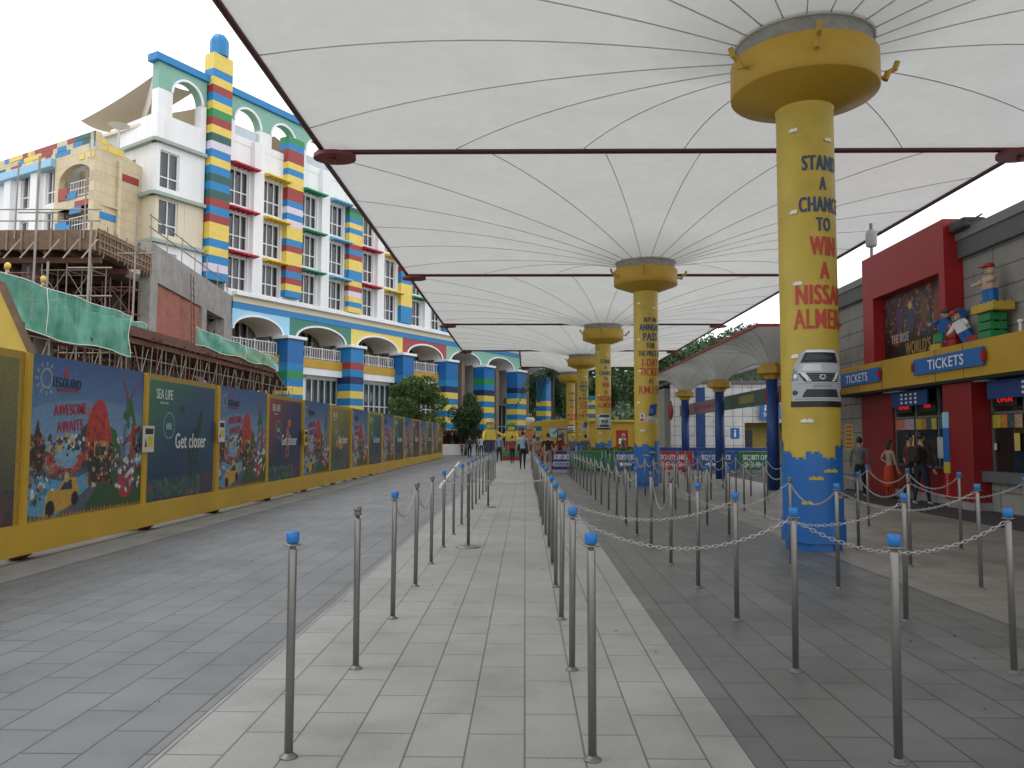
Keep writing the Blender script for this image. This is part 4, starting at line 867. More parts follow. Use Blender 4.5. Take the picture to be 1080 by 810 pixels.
b = MB(); b.bbox(WX-.12, 18, 3.8, 25.5, 5.5, 6.05, GREY, .02); b.box(WX-.16, WX-.12, 3.8, 25.5, 5.9, 6.1, mat('roof trim', (.2, .205, .21), .4)); tbb(b, 'roof')
b = MB(); b.bbox(9.22, WX-.003, 4, 24.0, 2.78, 3.52, YEL2, .01)
for y in (6.6, 9.2, 11.8, 14.4, 17.05, 18.2, 20.9, 22.4): b.box(9.214, 9.22, y, y+.02, 2.79, 3.51, GREY)
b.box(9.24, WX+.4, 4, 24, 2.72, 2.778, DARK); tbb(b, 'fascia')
LIT = mat('downlight strip', (.7, .72, .7), .4)
b = MB()
for y in (13, 16.6, 20.4): b.box(9.4, 9.62, y, y+.9, 2.695, 2.72, LIT)
b.v = [(p[0]-9.75, p[1]-18, p[2]) for p in b.v]; b.pieces('soffit_light', tb)
def tsign(y0, y1, z0, z1):
    b = MB(); b.poly([(9.2, y0, z0), (9.2, y1, z0), (9.2, y1, z1), (9.2, y0, z1)], (-.05, 0, 0), BLU)
    o = tbb(b, 'ticket_sign'); o2 = MB()
    for y in (y0, y1): o2.poly([(9.19, y-.05, (z0+z1)/2-.1), (9.19, y+.05, (z0+z1)/2-.1), (9.19, y+.05, (z0+z1)/2+.1), (9.19, y-.05, (z0+z1)/2+.1)], (-.07, 0, 0), RED)
    o2.v = [(p[0]-9.75, p[1]-18, p[2]) for p in o2.v]; o2.pieces('end_cap', o)
    yc, zc = (y0+y1)/2-18, (z0+z1)/2; rot = .0
    text_mesh('TICKETS', (y1-y0)*.52, (z1-z0)*.62, WHT, bold=.02, parent=o, fn=lambda x, z: (9.14-9.75, yc-x, zc+z))
tsign(16.2, 19.1, 2.99, 3.36); tsign(20.95, 23.75, 2.99, 3.36); tsign(9.6, 12.6, 2.99, 3.36)
# red portal
b = MB(); RX = 9.33
b.box(RX, WX-.003, 17.9, 22.25, 5.25, 6.42, RED); b.box(RX, WX-.003, 17.9, 18.15, 3.53, 5.249, RED); b.box(RX, WX-.003, 21.6, 22.25, 3.53, 5.249, RED); b.box(WX-.003, WX+.6, 17.9, 22.25, 6.11, 6.42, RED); tbb(b, 'red_portal')
c = Canvas(3.45, 1.70, 172, 85, '#1a1512'); c.grad('#171412', '#4a3020'); c.bits(260, .02, .98, .3, .98, ['#6a4a38', '#8a5a3a', '#4a3a5a', '#a8683a', '#2a2230', '#5a4a6a', '#3a5068', '#70303a'], .008, .035); c.bits(120, .02, .98, .3, .98, ['#c9b8a0', '#d08a50', '#1a1620', '#7888a0'], .003, .009)
c.ell(.42, .55, .06, .2, '#3c4456'); c.ell(.42, .76, .03, .06, '#c9a060'); c.ell(.62, .65, .05, .2, '#6a4a2c'); c.ell(.25, .6, .05, .18, '#54365a'); c.ell(.8, .62, .05, .22, '#7a3a30'); c.rect(0, 1, 0, .22, '#181614', .85); c.ell(.20, .30, .08, .10, '#8a2a1c', a=.9); c.speck(.15)
me = c.mesh('portal_poster', lambda x, z: (0, -x, z)); pp = link('portal_poster', me, tb, (9.62-9.75, 19.87-18, 4.40))
text_mesh('WORLD\'S FIRST', 2.1, .33, mat('gold ink', (.35, .22, .06), .5), bold=.04, parent=pp, fn=lambda x, z: (-.006, -x-.48, z-.62))
text_mesh('THE RIDE', .95, .22, mat('pale ink', (.45, .47, .50), .5), bold=.04, parent=pp, fn=lambda x, z: (-.006, -x+.85, z-.32))
b = MB(); b.bbox(9.42, 9.95, 17.25, 17.88, 6.06, 6.30, mat('lamp grey', (.05, .05, .052), .5), .06); b.tube((9.6, 17.25, 6.2), (9.7, 17.0, 6.28), .02, GREY); tag(b.build('floodlight'), 'black boxy floodlight on the roof corner beside the red portal', 'floodlight')
# ground floor of the office
CRED = mat('counter red', (.23, .006, .008), .45)
b = MB(); b.bbox(9.35, WX+.3, 17.05, 18.2, .18, 2.72, CRED, .01); b.box(9.36, WX+.3, 17.06, 18.19, 0, .179, PANEL); tbb(b, 'red_pillar'); b = MB(); b.box(WX-.05, WX+.3, 21.45, 23.4, 0, 3.29, CRED); tbb(b, 'red_panel')
b = MB(); b.box(9.33, 9.349, 17.95, 18.202, 1.0, 1.75, BLU); b.box(9.33, 9.349, 17.95, 18.202, .75, .999, YEL); b.box(9.33, 9.349, 17.95, 18.202, 1.751, 2.1, LBL); b.box(9.33, 9.349, 17.95, 18.202, .2, .749, RED)
for i in range(9): b.box(9.325, 9.33, 18.05, 18.08, .25+i*.055, .27+i*.055, WHT)
tbb(b, 'pillar_brick_strip')
b = MB(); b.box(9.66, WX+.3, 18.2, 21.45, .22, .82, CRED); b.box(9.68, WX+.3, 18.2, 21.45, 0, .219, PANEL); b.box(WX-.03, WX+.3, 4, 17.05, 0, .62, PANEL); b.box(9.52, WX+.3, 4, 17.05, .62, .84, GREY); b.box(9.5, WX+.2, 18.2, 21.45, .822, .87, GREY); tbb(b, 'counter')
ALU = mat('window aluminium', (.20, .21, .19), .4, metal=.5)
OGL = mat('office glass', (.015, .018, .018), .06, var=.3, spec=.6)
def owin(y0, y1, z0, z1, ms):
    b = MB(); 
    for y in ms: b.box(WX, WX+.06, y-.03, y+.03, z0, z1, ALU)
    b.box(WX, WX+.06, y0, y1, z1-.05, z1, ALU); b.box(WX, WX+.06, y0, y1, 2.02, 2.07, ALU); o = tbb(b, 'window_frame'); g = MB(); g.box(WX+.03, WX+.045, y0, y1, z0, z1-.05, OGL); g.v = [(p[0]-9.75, p[1]-18, p[2]) for p in g.v]; g.build('pane', o); return o
owin(18.2, 21.45, .87, 3.0, (18.24, 19.2, 20.3, 21.4)); owin(4, 17.05, .84, 3.0, (17.0, 15.9, 14.6, 13.3, 12, 10.5, 9))
LEDR = bpy.data.materials.new('red led'); LEDR.use_nodes = True; q = LEDR.node_tree.nodes['Principled BSDF']; q.inputs['Emission Color'].default_value = (1, .02, .02, 1); q.inputs['Emission Strength'].default_value = .9; q.inputs['Base Color'].default_value = (.3, 0, 0, 1)
for y, w in ((20.8, .55), (19.6, .32), (16.45, .5), (15.1, .5), (13.9, .5)):
    b = MB(); b.box(9.70, 9.745, y-.4, y+.4, 2.17, 2.42, BLK); t = tbb(b, 'led_sign'); text_mesh('OPEN', w, .09, LEDR, parent=t, fn=lambda x, z: (9.695-9.75, y-18-x, 2.3+z), bold=.03)
for y0, y1, cs in ((20.35, 21.35, ['#b86a5a', '#a890a0']), (19.25, 20.25, ['#b0a038', '#a87828', '#3a4a50', '#b0a048']), (18.25, 19.15, ['#3a5a60', '#58706a']), (15.95, 16.95, ['#b0a838', '#b87828', '#384a48', '#a88a70']), (14.65, 15.85, ['#b07868', '#a86050', '#b0a060']), (13.35, 14.55, ['#b0a838', '#b87828', '#9a5a40'])):
    c = Canvas(y1-y0, .27, 60, 16, cs[0])
    for i, q in enumerate(cs): c.rect(i/len(cs), (i+1)/len(cs), 0, 1, q)
    c.bits(26, .05, .95, .2, .8, ['#8a2020', '#2a3038', '#c8c080', '#a84a28'], .01, .03); c.speck(.1); link('price_banner', c.mesh('price_banner', lambda x, z: (0, -x, z)), tb, (9.735-9.75, (y0+y1)/2-18, 1.87))
for (y0, y1) in ((19.25, 21.1), (13.6, 16.75)):
    b = MB(); b.bbox(9.52, 9.57, y0, y1, 2.32, 2.70, DBLU, .005); t = tbb(b, 'hours_board'); b = MB()
    yc = (y0+y1)/2
    for i in range(4):
        for j in range(3): b.box(9.515, 9.52, yc-.42+i*.24, yc-.32+i*.24, 2.38+j*.1, 2.43+j*.1, WHT)
    b.v = [(p[0]-9.75, p[1]-18, p[2]) for p in b.v]; b.build('printed_rows', t)
SKIN = mat('skin', (.44, .26, .17), .6, var=.05)
POST_ = mat('paper yellow', (.55, .42, .10), .7)
b = MB()
for (y, z, w, h, m_) in ((16.15, 1.45, .18, .35, POST_), (20.45, 1.45, .12, .3, POST_), (19.1, 1.3, .3, .5, mat('paper white', (.5, .5, .48), .7)), (15.8, 1.15, .15, .3, mat('paper white', (.5, .5, .48), .7)), (16.9, 1.35, .1, .14, mat('paper white', (.5, .5, .48), .7))): b.box(9.735-9.75, 9.742-9.75, y-w/2-18, y+w/2-18, z-h/2, z+h/2, m_)
b.pieces('window_notice', tb)
b = MB(); b.box(9.735, 9.749, 24.15, 24.75, 1.15, 1.95, POST_); 
for i in range(6): b.box(9.732, 9.735, 24.22, 24.68, 1.22+i*.12, 1.28+i*.12, mat('orange print', (.45, .12, .03), .6))
tbb(b, 'wall_notice')
for y in (16.35, 16.9, 15.0): 
    b = MB(); b.ell((0, 0, 1.28), .09, .08, .12, SKIN, 12, 8); b.ell((0, 0, 1.38), .095, .09, .06, BLK, 12, 6); b.poly([(-.1, -.16, .86), (-.1, .16, .86), (-.1, .2, 1.1), (-.1, .08, 1.17), (-.1, -.08, 1.17), (-.1, -.2, 1.1)], (.2, 0, 0), mat('clerk shirt', (.4, .4, .42), .8)) if False else None
# toy figures and bricks on the fascia ledge
def toy_figure(loc, rz, s, shirt, legs, skin, hat, lab, cat='statue', grp='block-built figures on the ticket fascia', tilt=(0, 0), arms=((-20, 0), (20, 0)), hatkind='cap', stand=None):
    root = empty('toy_figure_statue', loc, rz, lab, cat, grp); root.scale = (s, s, s); root.rotation_euler = (tilt[0], tilt[1], rz)
    b = MB(); 
    for x in (-.115, .115): b.bbox(x-.105, x+.105, -.10, .10, 0, .36, legs, .012); b.bbox(x-.105, x+.105, -.2, .10, 0, .07, legs, .012)
    b.bbox(-.22, .22, -.1, .1, .36, .44, legs, .012); b.build('legs', root)
    b = MB(); b.poly([(-.23, -.1, .44), (.23, -.1, .44), (.17, -.1, .84), (-.17, -.1, .84)], (0, .2, 0), shirt); b.build('torso', root)
    for sx, (a, fwd) in zip((-1, 1), arms):
        b = MB(); p0 = Vector((sx*.2, 0, .76)); an = R(a); d = Vector((math.sin(an), -math.sin(R(fwd)), -math.cos(an)*math.cos(R(fwd)))).normalized(); p1 = p0+d*.2+Vector((sx*.04, 0, 0)); p2 = p1+(d+Vector((0, -.7, .1))).normalized()*.16
        b.path([p0, p1, p2], [.07, .065, .055], shirt, 8); o = b.build('arm', root); h = MB(); h.ell(p2+(p2-p1).normalized()*.04, .055, .055, .055, skin, 10, 6); h.build('hand', o)
    b = MB(); b.lathe([(.07, .84), (.07, .88), (.13, .89), (.145, .92), (.145, 1.08), (.13, 1.11), (.08, 1.12)], skin, 16); b.build('head', root)
    b = MB(); b.ell((-.05, -.143, 1.03), .016, .01, .016, BLK, 8, 5); b.ell((.05, -.143, 1.03), .016, .01, .016, BLK, 8, 5); b.path([(-.055, -.138, .97), (0, -.15, .95), (.055, -.138, .97)], .008, BLK, 5); b.build('face', root)
    b = MB()
    if hatkind == 'cap': b.lathe([(.155, 1.07), (.16, 1.13), (.13, 1.2), (.05, 1.23)], hat, 16); b.bbox(-.12, .12, -.3, -.1, 1.07, 1.1, hat, .01)
    elif hatkind == 'straw': b.lathe([(.27, 1.10), (.28, 1.12), (.16, 1.13), (.15, 1.25), (.08, 1.27)], hat, 20)
    elif hatkind == 'chef': b.lathe([(.14, 1.1), (.14, 1.2), (.2, 1.26), (.2, 1.36), (.12, 1.42), (.04, 1.42)], hat, 16)
    else: b.lathe([(.155, 1.05), (.165, 1.1), (.15, 1.2), (.06, 1.22)], hat, 14); b.bbox(-.16, .16, .02, .15, .86, 1.1, hat, .02)
    b.build('hat' if hatkind != 'hair' else 'hair', root)
    return root
def stack(loc, lab, parts, rz=0):
    root = empty('toy_brick_stack', loc, rz, lab, 'brick stack', 'oversized toy bricks on the ticket fascia')
    for (x0, x1, y0, y1, z0, z1, m_) in parts:
        b = MB(); b.bbox(x0, x1, y0, y1, z0, z1, m_, .008); nx = max(1, round((x1-x0)/.16)); ny = max(1, round((y1-y0)/.16))
        for i in range(nx):
            for j in range(ny): b.lathe([(.045, 0), (.045, .03), (.03, .032)], m_, 10, c=(x0+(i+.5)*(x1-x0)/nx, y0+(j+.5)*(y1-y0)/ny, z1))
        b.build('brick', root)
    return root
G_ = SG['g']; SKL = mat('toy tan', (.55, .40, .28), .5)
stack((9.45, 16.35, 3.525), 'green brick tower topped with a yellow brick on the fascia', [(-.17, .17, -.22, .22, 0, .15, G_), (-.17, .17, -.22, .22, .18, .33, G_), (-.17, .17, -.22, .22, .36, .51, G_), (-.22, .22, -.42, .36, .54, .70, YEL)])
stack((9.45, 16.85, 3.525), 'long flat red brick lying at the foot of the green tower', [(-.15, .15, -.5, .3, 0, .13, SG['r'])])
stack((9.42, 17.62, 3.525), 'upright red brick pile between the two lower figures', [(-.14, .14, -.16, .16, 0, .15, RED), (-.14, .14, -.16, .16, .18, .34, RED), (-.14, .14, -.16, .16, .37, .50, RED)])
stack((9.42, 18.28, 3.525), 'yellow brick with a green brick on top at the poster corner', [(-.15, .15, -.2, .25, 0, .12, YEL), (-.15, .15, -.3, .05, .15, .34, G_)])
stack((9.55, 17.86, 3.9), 'blue brick block behind the sitting figure', [(-.1, .1, -.2, .2, 0, .2, BLU), (-.1, .1, -.2, .2, .23, .45, BLU)])
toy_figure((9.45, 16.38, 4.255), R(-80), .68, SKL, BLU, SKL, RED, 'standing block figure in red cap on the yellow brick', arms=((-10, 50), (10, 55)))
toy_figure((9.4, 17.05, 3.55), R(-70), .62, WHT, BLU, SKL, RED, 'block figure in red cap leaning against the green tower', tilt=(R(20), R(-18)), arms=((-30, 40), (30, 40)))
toy_figure((9.4, 18.05, 3.68), R(-60), .62, BLU, BLU, SKL, mat('brown hair', (.10, .05, .03), .6), 'brown haired block figure crouching above the poster corner', tilt=(R(15), R(10)), arms=((-30, 60), (30, 60)), hatkind='hair')
b = MB(); b.tube((0, 0, 0), (0, 0, .2), .03, WHT); b.ell((0, 0, .22), .05, .07, .04, WHT, 10, 6); tag(b.build('spotlight', None, (9.4, 15.35, 3.525)), 'small white spotlight on the fascia right of the figures', 'spotlight')
# lamp mast seen past the canopy edge
b = MB(); b.tube((0, 0, 0), (0, 0, 1.8), .05, STEEL); b.lathe([(.13, 1.1), (.16, 1.15), (.16, 1.5), (.1, 1.6)], mat('lamp housing', (.5, .5, .5), .5), 12); tag(b.build('roof_vent', None, (10.2, 23.6, 6.05)), 'grey cylindrical vent mast on the ticket office roof', 'vent')

# ================================================================ WASHROOM BLOCK at the back right
wb_ = empty('washroom_block', (14, 46, 0), 0, 'white tiled washroom building with a yellow doorway', 'building')
TILE = paver('white wall tiles', (.66, .65, .62), (.61, .60, .575), .55, .55, .02, (.30, .29, .28), .5, axis='xz', off=0, dirt=.1)
b = MB(); wall_holes(b, 8.3-14, 26-14, 0, 4.6, [(-1.55, 1.6, 0, 2.4)], 0, .3, TILE); b.build('wall', wb_)
b = MB(); b.box(-1.9, 2.2, 1.5, 1.7, 0, 2.8, YEL); b.box(-1.55, -.95, .6, .7, 0, 2.0, BLK); b.box(-5.7, 12, 2.2, 9, 0, 4.5, mat('back volume', (.4, .4, .38), .8)); b.build('doorway_wall', wb_)
b = MB(); b.box(-5.8, 12.2, -.15, 9, 4.61, 4.8, GREY); b.build('roof', wb_)
b = MB(); b.box(-.75, .4, -.35, -.25, 2.6, 3.5, BLU); o = b.build('washroom_sign', wb_); text_mesh('TOILETS', .8, .24, WHT, bold=.04, parent=o, fn=lambda x, z: (-.18+x, -.356, 2.85+z)); 
b = MB(); b.ell((-.45, -.36, 3.33), .06, .01, .06, WHT, 10, 5); b.box(-.52, -.38, -.362, -.352, 3.08, 3.25, WHT); b.ell((.05, -.36, 3.33), .06, .01, .06, WHT, 10, 5); b.poly([(-.05, -.362, 3.08), (.15, -.362, 3.08), (.05, -.362, 3.27)], (0, .01, 0), WHT); b.build('pictogram', o)
b = MB(); b.box(-2.35, -1.85, -.02, -.003, 1.5, 2.1, BLU); b.ell((-2.1, -.025, 1.95), .06, .01, .06, WHT, 10, 5); b.box(-2.15, -2.05, -.03, -.02, 1.6, 1.86, WHT); b.build('pictogram_plate', wb_)
for x in (9.7, 15.8): b = MB(); b.box(-.22, .22, -.22, .22, 0, 4.3, DBLU); b.build('blue_pillar', wb_, (x-14, -1.2, 0))
# fascia sign boards over the small court
sb = empty('court_signboard', (7.9, 34, 0), 0, 'long sign band under the low canopies, red then green then pale pink', 'sign')
b = MB()
for y0, y1, m_ in ((22, 26.6, mat('sign red', (.28, .03, .03), .5)), (26.62, 32.0, mat('sign green', (.06, .14, .11), .5)), (32.02, 41, mat('sign pale pink', (.28, .20, .21), .5))): b.box(-.06, .06, y0-34, y1-34, 2.62, 3.15, m_)
b.build('board', sb); b = MB()
b.poly([(-.065, -6.3, 2.75), (-.065, -4.4, 2.75), (-.065, -4.4, 3.02), (-.065, -6.3, 3.02)], (-.01, 0, 0), mat('olive gold', (.3, .26, .06), .5))
for i in range(9): b.box(-.07, -.062, -.8+i*.5, -.5+i*.5, 2.8, 2.98, mat('sign letters pink', (.35, .08, .10), .5))
b.build('sign_print', sb)
b = MB(); b.ell((0, 0, 2.8), .1, .55, .42, mat('sign red', (.28, .03, .03), .5), 18, 8); b.box(-.05, .05, -.04, .04, 2.9, 3.3, GREY); tag(b.build('round_sign', None, (7.0, 38.9, 0)), 'round dark red hanging sign left of the farthest low canopy column', 'sign')

# ================================================================ SECURITY BANNERS
BC = {'blue': mat('banner blue', (.015, .09, .30), .6), 'green': mat('banner green', (.02, .16, .05), .6), 'red': mat('banner red', (.42, .02, .03), .6), 'purple': mat('banner indigo', (.03, .035, .22), .6)}
def banner(x0, x1, colr, lab, arrow, by=35.2, z0=.14, z1=.94, txt=True):
    root = empty('security_banner', ((x0+x1)/2, by, 0), 0, lab, 'banner', 'security check banners across the plaza'); w = x1-x0
    b = MB(); b.bbox(-w/2, w/2, -.012, .012, z0, z1, BC[colr], .004); cl = b.build('cloth', root)
    if txt: text_mesh('SECURITY CHECK', w*.78, .22, WHT, bold=.03, parent=cl, fn=lambda x, z: (x, -.018, z1-.25+z))
    b = MB()
    if arrow is None:
        for i in range(14): b.ell((-w*.42+i*w*.065, -.02, .3+.1*math.sin(i*2.1)), .09, .006, .12, SG['d'] if i % 2 else mat('banner leaf', (.16, .22, .05), .6), 8, 5)
    elif arrow: b.poly([(-w*.3, -.02, .38), (-w*.16, -.02, .50), (-w*.16, -.02, .43), (w*.22, -.02, .43), (w*.22, -.02, .33), (-w*.16, -.02, .33), (-w*.16, -.02, .26)], (0, .004, 0), WHT)
    else:
        for i in range(5):
            x = -w*.32+i*w*.16; n = 14; b.poly([(x+.11*math.cos(2*math.pi*k/n), -.02, .38+.11*math.sin(2*math.pi*k/n)) for k in range(n)], (0, .004, 0), WHT)
            b.poly([(x+.07*math.cos(2*math.pi*k/n), -.025, .38+.07*math.sin(2*math.pi*k/n)) for k in range(n)], (0, .004, 0), BC[colr]); b.box(x-.05, x+.05, -.028, -.021, .36, .4, WHT)
    b.build('pictograms', cl)
    b = MB()
    for x in (-w/2+.02, w/2-.02): b.tube((x, .03, 0), (x, .03, z1+.03), .022, DSTEEL, 8)
    b.tube((-w/2, .03, z1), (w/2, .03, z1), .02, DSTEEL, 8); b.build('stand', root); return root
banner(1.15, 2.0, 'purple', 'indigo security check banner with white symbols, leftmost by the walking visitors', False); o = banner(2.05, 3.55, 'green', 'green leafy banner without lettering next to the indigo one', None, txt=False)
banner(3.85, 4.9, 'blue', 'narrow blue banner with a white arrow just left of the second big column', True); banner(5.65, 7.25, 'red', 'red security check banner with white symbols', False); banner(7.45, 9.1, 'blue', 'wide blue security check banner with a white arrow between red and green banners', True); banner(9.25, 10.9, 'green', 'green security check banner at the right end of the line', False)
# green hedge boxes behind banners
# ================================================================ QUEUE POSTS & CHAINS
def post_mb():
    root = empty('queue_post', (0, 0, 0))
    b = MB(); b.lathe([(.0205, 0), (.0205, .965), (.017, .972)], STEEL, 16); b.build('pole', root)
    b = MB(); b.lathe([(.042, 0), (.042, .006), (.037, .010), (.026, .012), (.023, .022), (.0206, .023)], DSTEEL, 20); b.build('base_flange', root)
    b = MB(); b.lathe([(.014, .972), (.014, .992), (.021, .993), (.021, 1.0)], DSTEEL, 12, caps=False); b.lathe([(.036, .985), (.037, .988), (.036, .992)], STEEL, 14)
    b.box(-.045, .045, -.006, .006, .986, .992, STEEL); b.build('hook_ring', root)
    b = MB(); b.lathe([(.026, .998), (.030, 1.002), (.031, 1.045), (.027, 1.05)], CAPB, 14); b.build('cap', root)
    return root
def post_nocap(): 
    root = empty('queue_post', (0, 0, 0)); b = MB(); b.lathe([(.0205, 0), (.0205, .965), (.017, .972)], STEEL, 16); b.build('pole', root); b = MB(); b.lathe([(.042, 0), (.042, .006), (.037, .010), (.026, .012), (.023, .022), (.0206, .023)], DSTEEL, 20); b.build('base_flange', root)
    b = MB(); b.lathe([(.014, .972), (.014, .992), (.026, .993), (.026, 1.0), (.02, 1.012), (.026, 1.02), (.025, 1.045)], DSTEEL, 12); b.build('hook_ring', root); return root
PA, PB = post_mb(), post_nocap(); usedp = set()
Yk = lambda k: 3.88+1.46*k
ROWSX = [(-1.11, 0, 18, 'left walkway row'), (.315, 0, 19, 'right walkway row'), (1.74, 0, 20, 'first dark paving row'), (3.15, 1, 20, 'big column row'), (4.56, 3, 20, 'pale paving row'), (5.92, 4, 19, 'ticket window row')]
NOCAP = {(0, 1), (0, 3), (0, 4), (0, 6), (1, 5), (2, 4), (2, 5), (2, 7), (3, 4), (4, 4)}
posts = {}
for r, (x, k0, k1, rn) in enumerate(ROWSX):
    for k in range(k0, k1+1):
        if r == 3 and k == 5: continue        # the big column stands here
        if r in (2,) and k > 8 and k % 2: pass
        nc = (r, k) in NOCAP or (k > 7 and (k+r) % 3 != 0)
        src = PB if nc else PA; first = nc not in usedp
        o = src if first else copy_tree(src); usedp.add(nc); jx = math.sin(k*7.3+r*3)*.012
        o.location = (x+jx, Yk(k), 0); o.rotation_euler = (R(math.sin(k*3.1+r)*.5), R(math.sin(k*5.7+r*2)*.5), math.sin(k*9+r)*3)
        tag(o, ('bare-topped' if nc else 'blue-capped')+' steel queue post, %s from the camera in the %s' % (ords[k-k0] if k-k0 < 22 else 'last', rn), 'queue post', 'steel queue posts'); posts[(r, k)] = (x, Yk(k))
# loose stanchions with round bases
st = None
for i, (x, y, l_) in enumerate([(-.78, 11.2, 'nearest loose stanchion on a round base in the middle of the walkway'), (-.80, 17.6, 'farther loose stanchion on a round base in the walkway')]):
    if st is None:
        st = empty('stanchion', (x, y, 0)); b = MB(); b.lathe([(.022, .02), (.022, .98), (.03, .99), (.03, 1.03)], DSTEEL, 14); b.build('pole', st); b = MB(); b.lathe([(.17, 0), (.17, .012), (.14, .022), (.03, .035)], STEEL, 28); b.build('round_base', st); o = st
    else: o = copy_tree(st); o.location = (x, y, 0)
    tag(o, l_, 'stanchion', 'loose stanchions')
b = MB(); b.tube((-1.11, 10.6, .86), (-1.11, 13.6, 1.08), .022, mat('white pipe', (.75, .75, .74), .4), 10); tag(b.build('barrier_pipe'), 'white pipe sloping along the tops of the left row of posts', 'pipe')
CHM = mat('chain steel', (.52, .51, .49), .4, metal=.8)
def chain_mesh(span, sag):
    b = MB(); n = max(8, int(span*1.12/.034)); 
    for i in range(n):
        t = (i+.5)/n; x = span*t; z = -sag*4*t*(1-t); dz = -sag*4*(1-2*t)/span; d = Vector((1, 0, dz)).normalized(); up = Vector((0, 0, 1)) if i % 2 else Vector((0, 1, 0)); side = d.cross(up).normalized(); c = Vector((x, 0, z)); m = 8; rr = .0036
        ring = []
        for k in range(m): a = 2*math.pi*k/m; ring.append(c+d*(.022*math.cos(a))+side*(.011*math.sin(a)))
        vs = []; fs = []
        nrm = d.cross(side)
        for k in range(m):
            rad = (ring[k]-c).normalized()
            for q in range(4): w = 2*math.pi*q/4+.78; vs.append(ring[k]+rad*rr*math.cos(w)+nrm*rr*math.sin(w))
        for k in range(m):
            for q in range(4): fs.append((k*4+q, k*4+(q+1) % 4, ((k+1) % m)*4+(q+1) % 4, ((k+1) % m)*4+q))
        b.add(vs, fs, CHM, True)
    return b.build('barrier_chain')
chm = {}
def chain(r0, k0, r1, k1, sag, lab):
    (xa, ya), (xb, yb) = posts[(r0, k0)], posts[(r1, k1)]; L_ = round(math.hypot(xb-xa, yb-ya), 2); key = (L_, sag)
    if key not in chm: o = chain_mesh(L_, sag); chm[key] = o
    else: o = chm[key].copy(); COL.objects.link(o)
    o.location = (xa, ya, .982); o.rotation_euler = (0, 0, math.atan2(yb-ya, xb-xa)); tag(o, lab, 'chain', 'chains hung between queue posts')
RN = ['left walkway row', 'right walkway row', 'first dark paving row', 'big column row', 'pale paving row', 'ticket window row']
def cross(r, k, sag=.16): chain(r, k, r+1, k, sag, 'chain crossing from %s post of %s to the %s' % (ords[k-ROWSX[r][1]], RN[r], RN[r+1]))
def along(r, k, sag=.15):
    if (r, k) in posts and (r, k+1) in posts: chain(r, k, r, k+1, sag, 'chain along the %s between its %s and %s posts' % (RN[r], ords[k-ROWSX[r][1]], ords[k+1-ROWSX[r][1]]))
cross(1, 1, .2); cross(2, 1, .22); cross(1, 2); cross(2, 2, .2); cross(3, 3, .2); cross(2, 4, .3); cross(4, 4, .18)
along(0, 2, .2); along(0, 3, .24)
for k in range(5, 15): along(0, k, .12); along(1, k, .12)
for k in range(3, 17):
    along(3, k, .2 if k % 2 else .28); 
    if k > 3: along(4, k, .22)
    if k > 4: along(5, k, .2)
    if k > 5: along(2, k, .18)
along(2, 4, .38)
b = None
o = chain_mesh(1.5, .05); o.location = (-1.11, 10.6, .93); o.rotation_euler = (0, 0, .4); tag(o, 'nearly straight chain from the left walkway row to the loose stanchion', 'chain', 'chains hung between queue posts')
o = chain_mesh(1.2, .08); o.location = (-.78, 11.2, .96); o.rotation_euler = (0, 0, 0); tag(o, 'chain crossing the walkway from the loose stanchion to the right row', 'chain', 'chains hung between queue posts')

# ================================================================ VEGETATION
LF = [leafmat('leaf green', (.05, .095, .02), (.13, .20, .045)), leafmat('leaf dark', (.022, .052, .018), (.06, .115, .03)), leafmat('leaf maroon', (.035, .010, .014), (.10, .02, .03)), leafmat('leaf hill', (.03, .055, .03), (.07, .11, .05))]
BARK = mat('bark', (.12, .09, .065), .9, var=.4, scale=6)
def leaves(clumps, n, size, m, name, parent, loc=None, seed=0, flat_=False):
    g = np.random.default_rng(seed); vs = []; fs = []; cc = []
    w = np.array([c[3]*c[4]*c[5] for c in clumps])**(2/3); w = w/w.sum(); cnt = g.multinomial(n, w)
    for c, k in zip(clumps, cnt):
        tone = g.uniform(0, 1)
        for _ in range(k):
            d = g.normal(size=3); d /= np.linalg.norm(d); r = g.uniform(.45, 1.05)**.5; p = np.array(c[:3])+d*r*np.array(c[3:6]); q = g.normal(size=3); q /= np.linalg.norm(q); q2 = np.cross(q, g.normal(size=3)); q2 /= np.linalg.norm(q2); s_ = size*g.uniform(.5, 1.3)
            o = len(vs); vs += [tuple(p-q*s_), tuple(p+q2*s_*.5), tuple(p+q*s_), tuple(p-q2*s_*.5)]; fs.append((o, o+1, o+2, o+3)); cc += [np.clip(tone*.6+g.uniform(0, .5), 0, 1)]*4
    me = bpy.data.meshes.new(name); me.from_pydata(vs, [], fs); at = me.attributes.new('ink', 'FLOAT_COLOR', 'CORNER'); C_ = np.repeat(np.array(cc)[:, None], 4, 1); at.data.foreach_set('color', C_.ravel().astype(np.float32)); me.materials.append(m); me.update(); return link(name, me, parent, loc or (0, 0, 0))
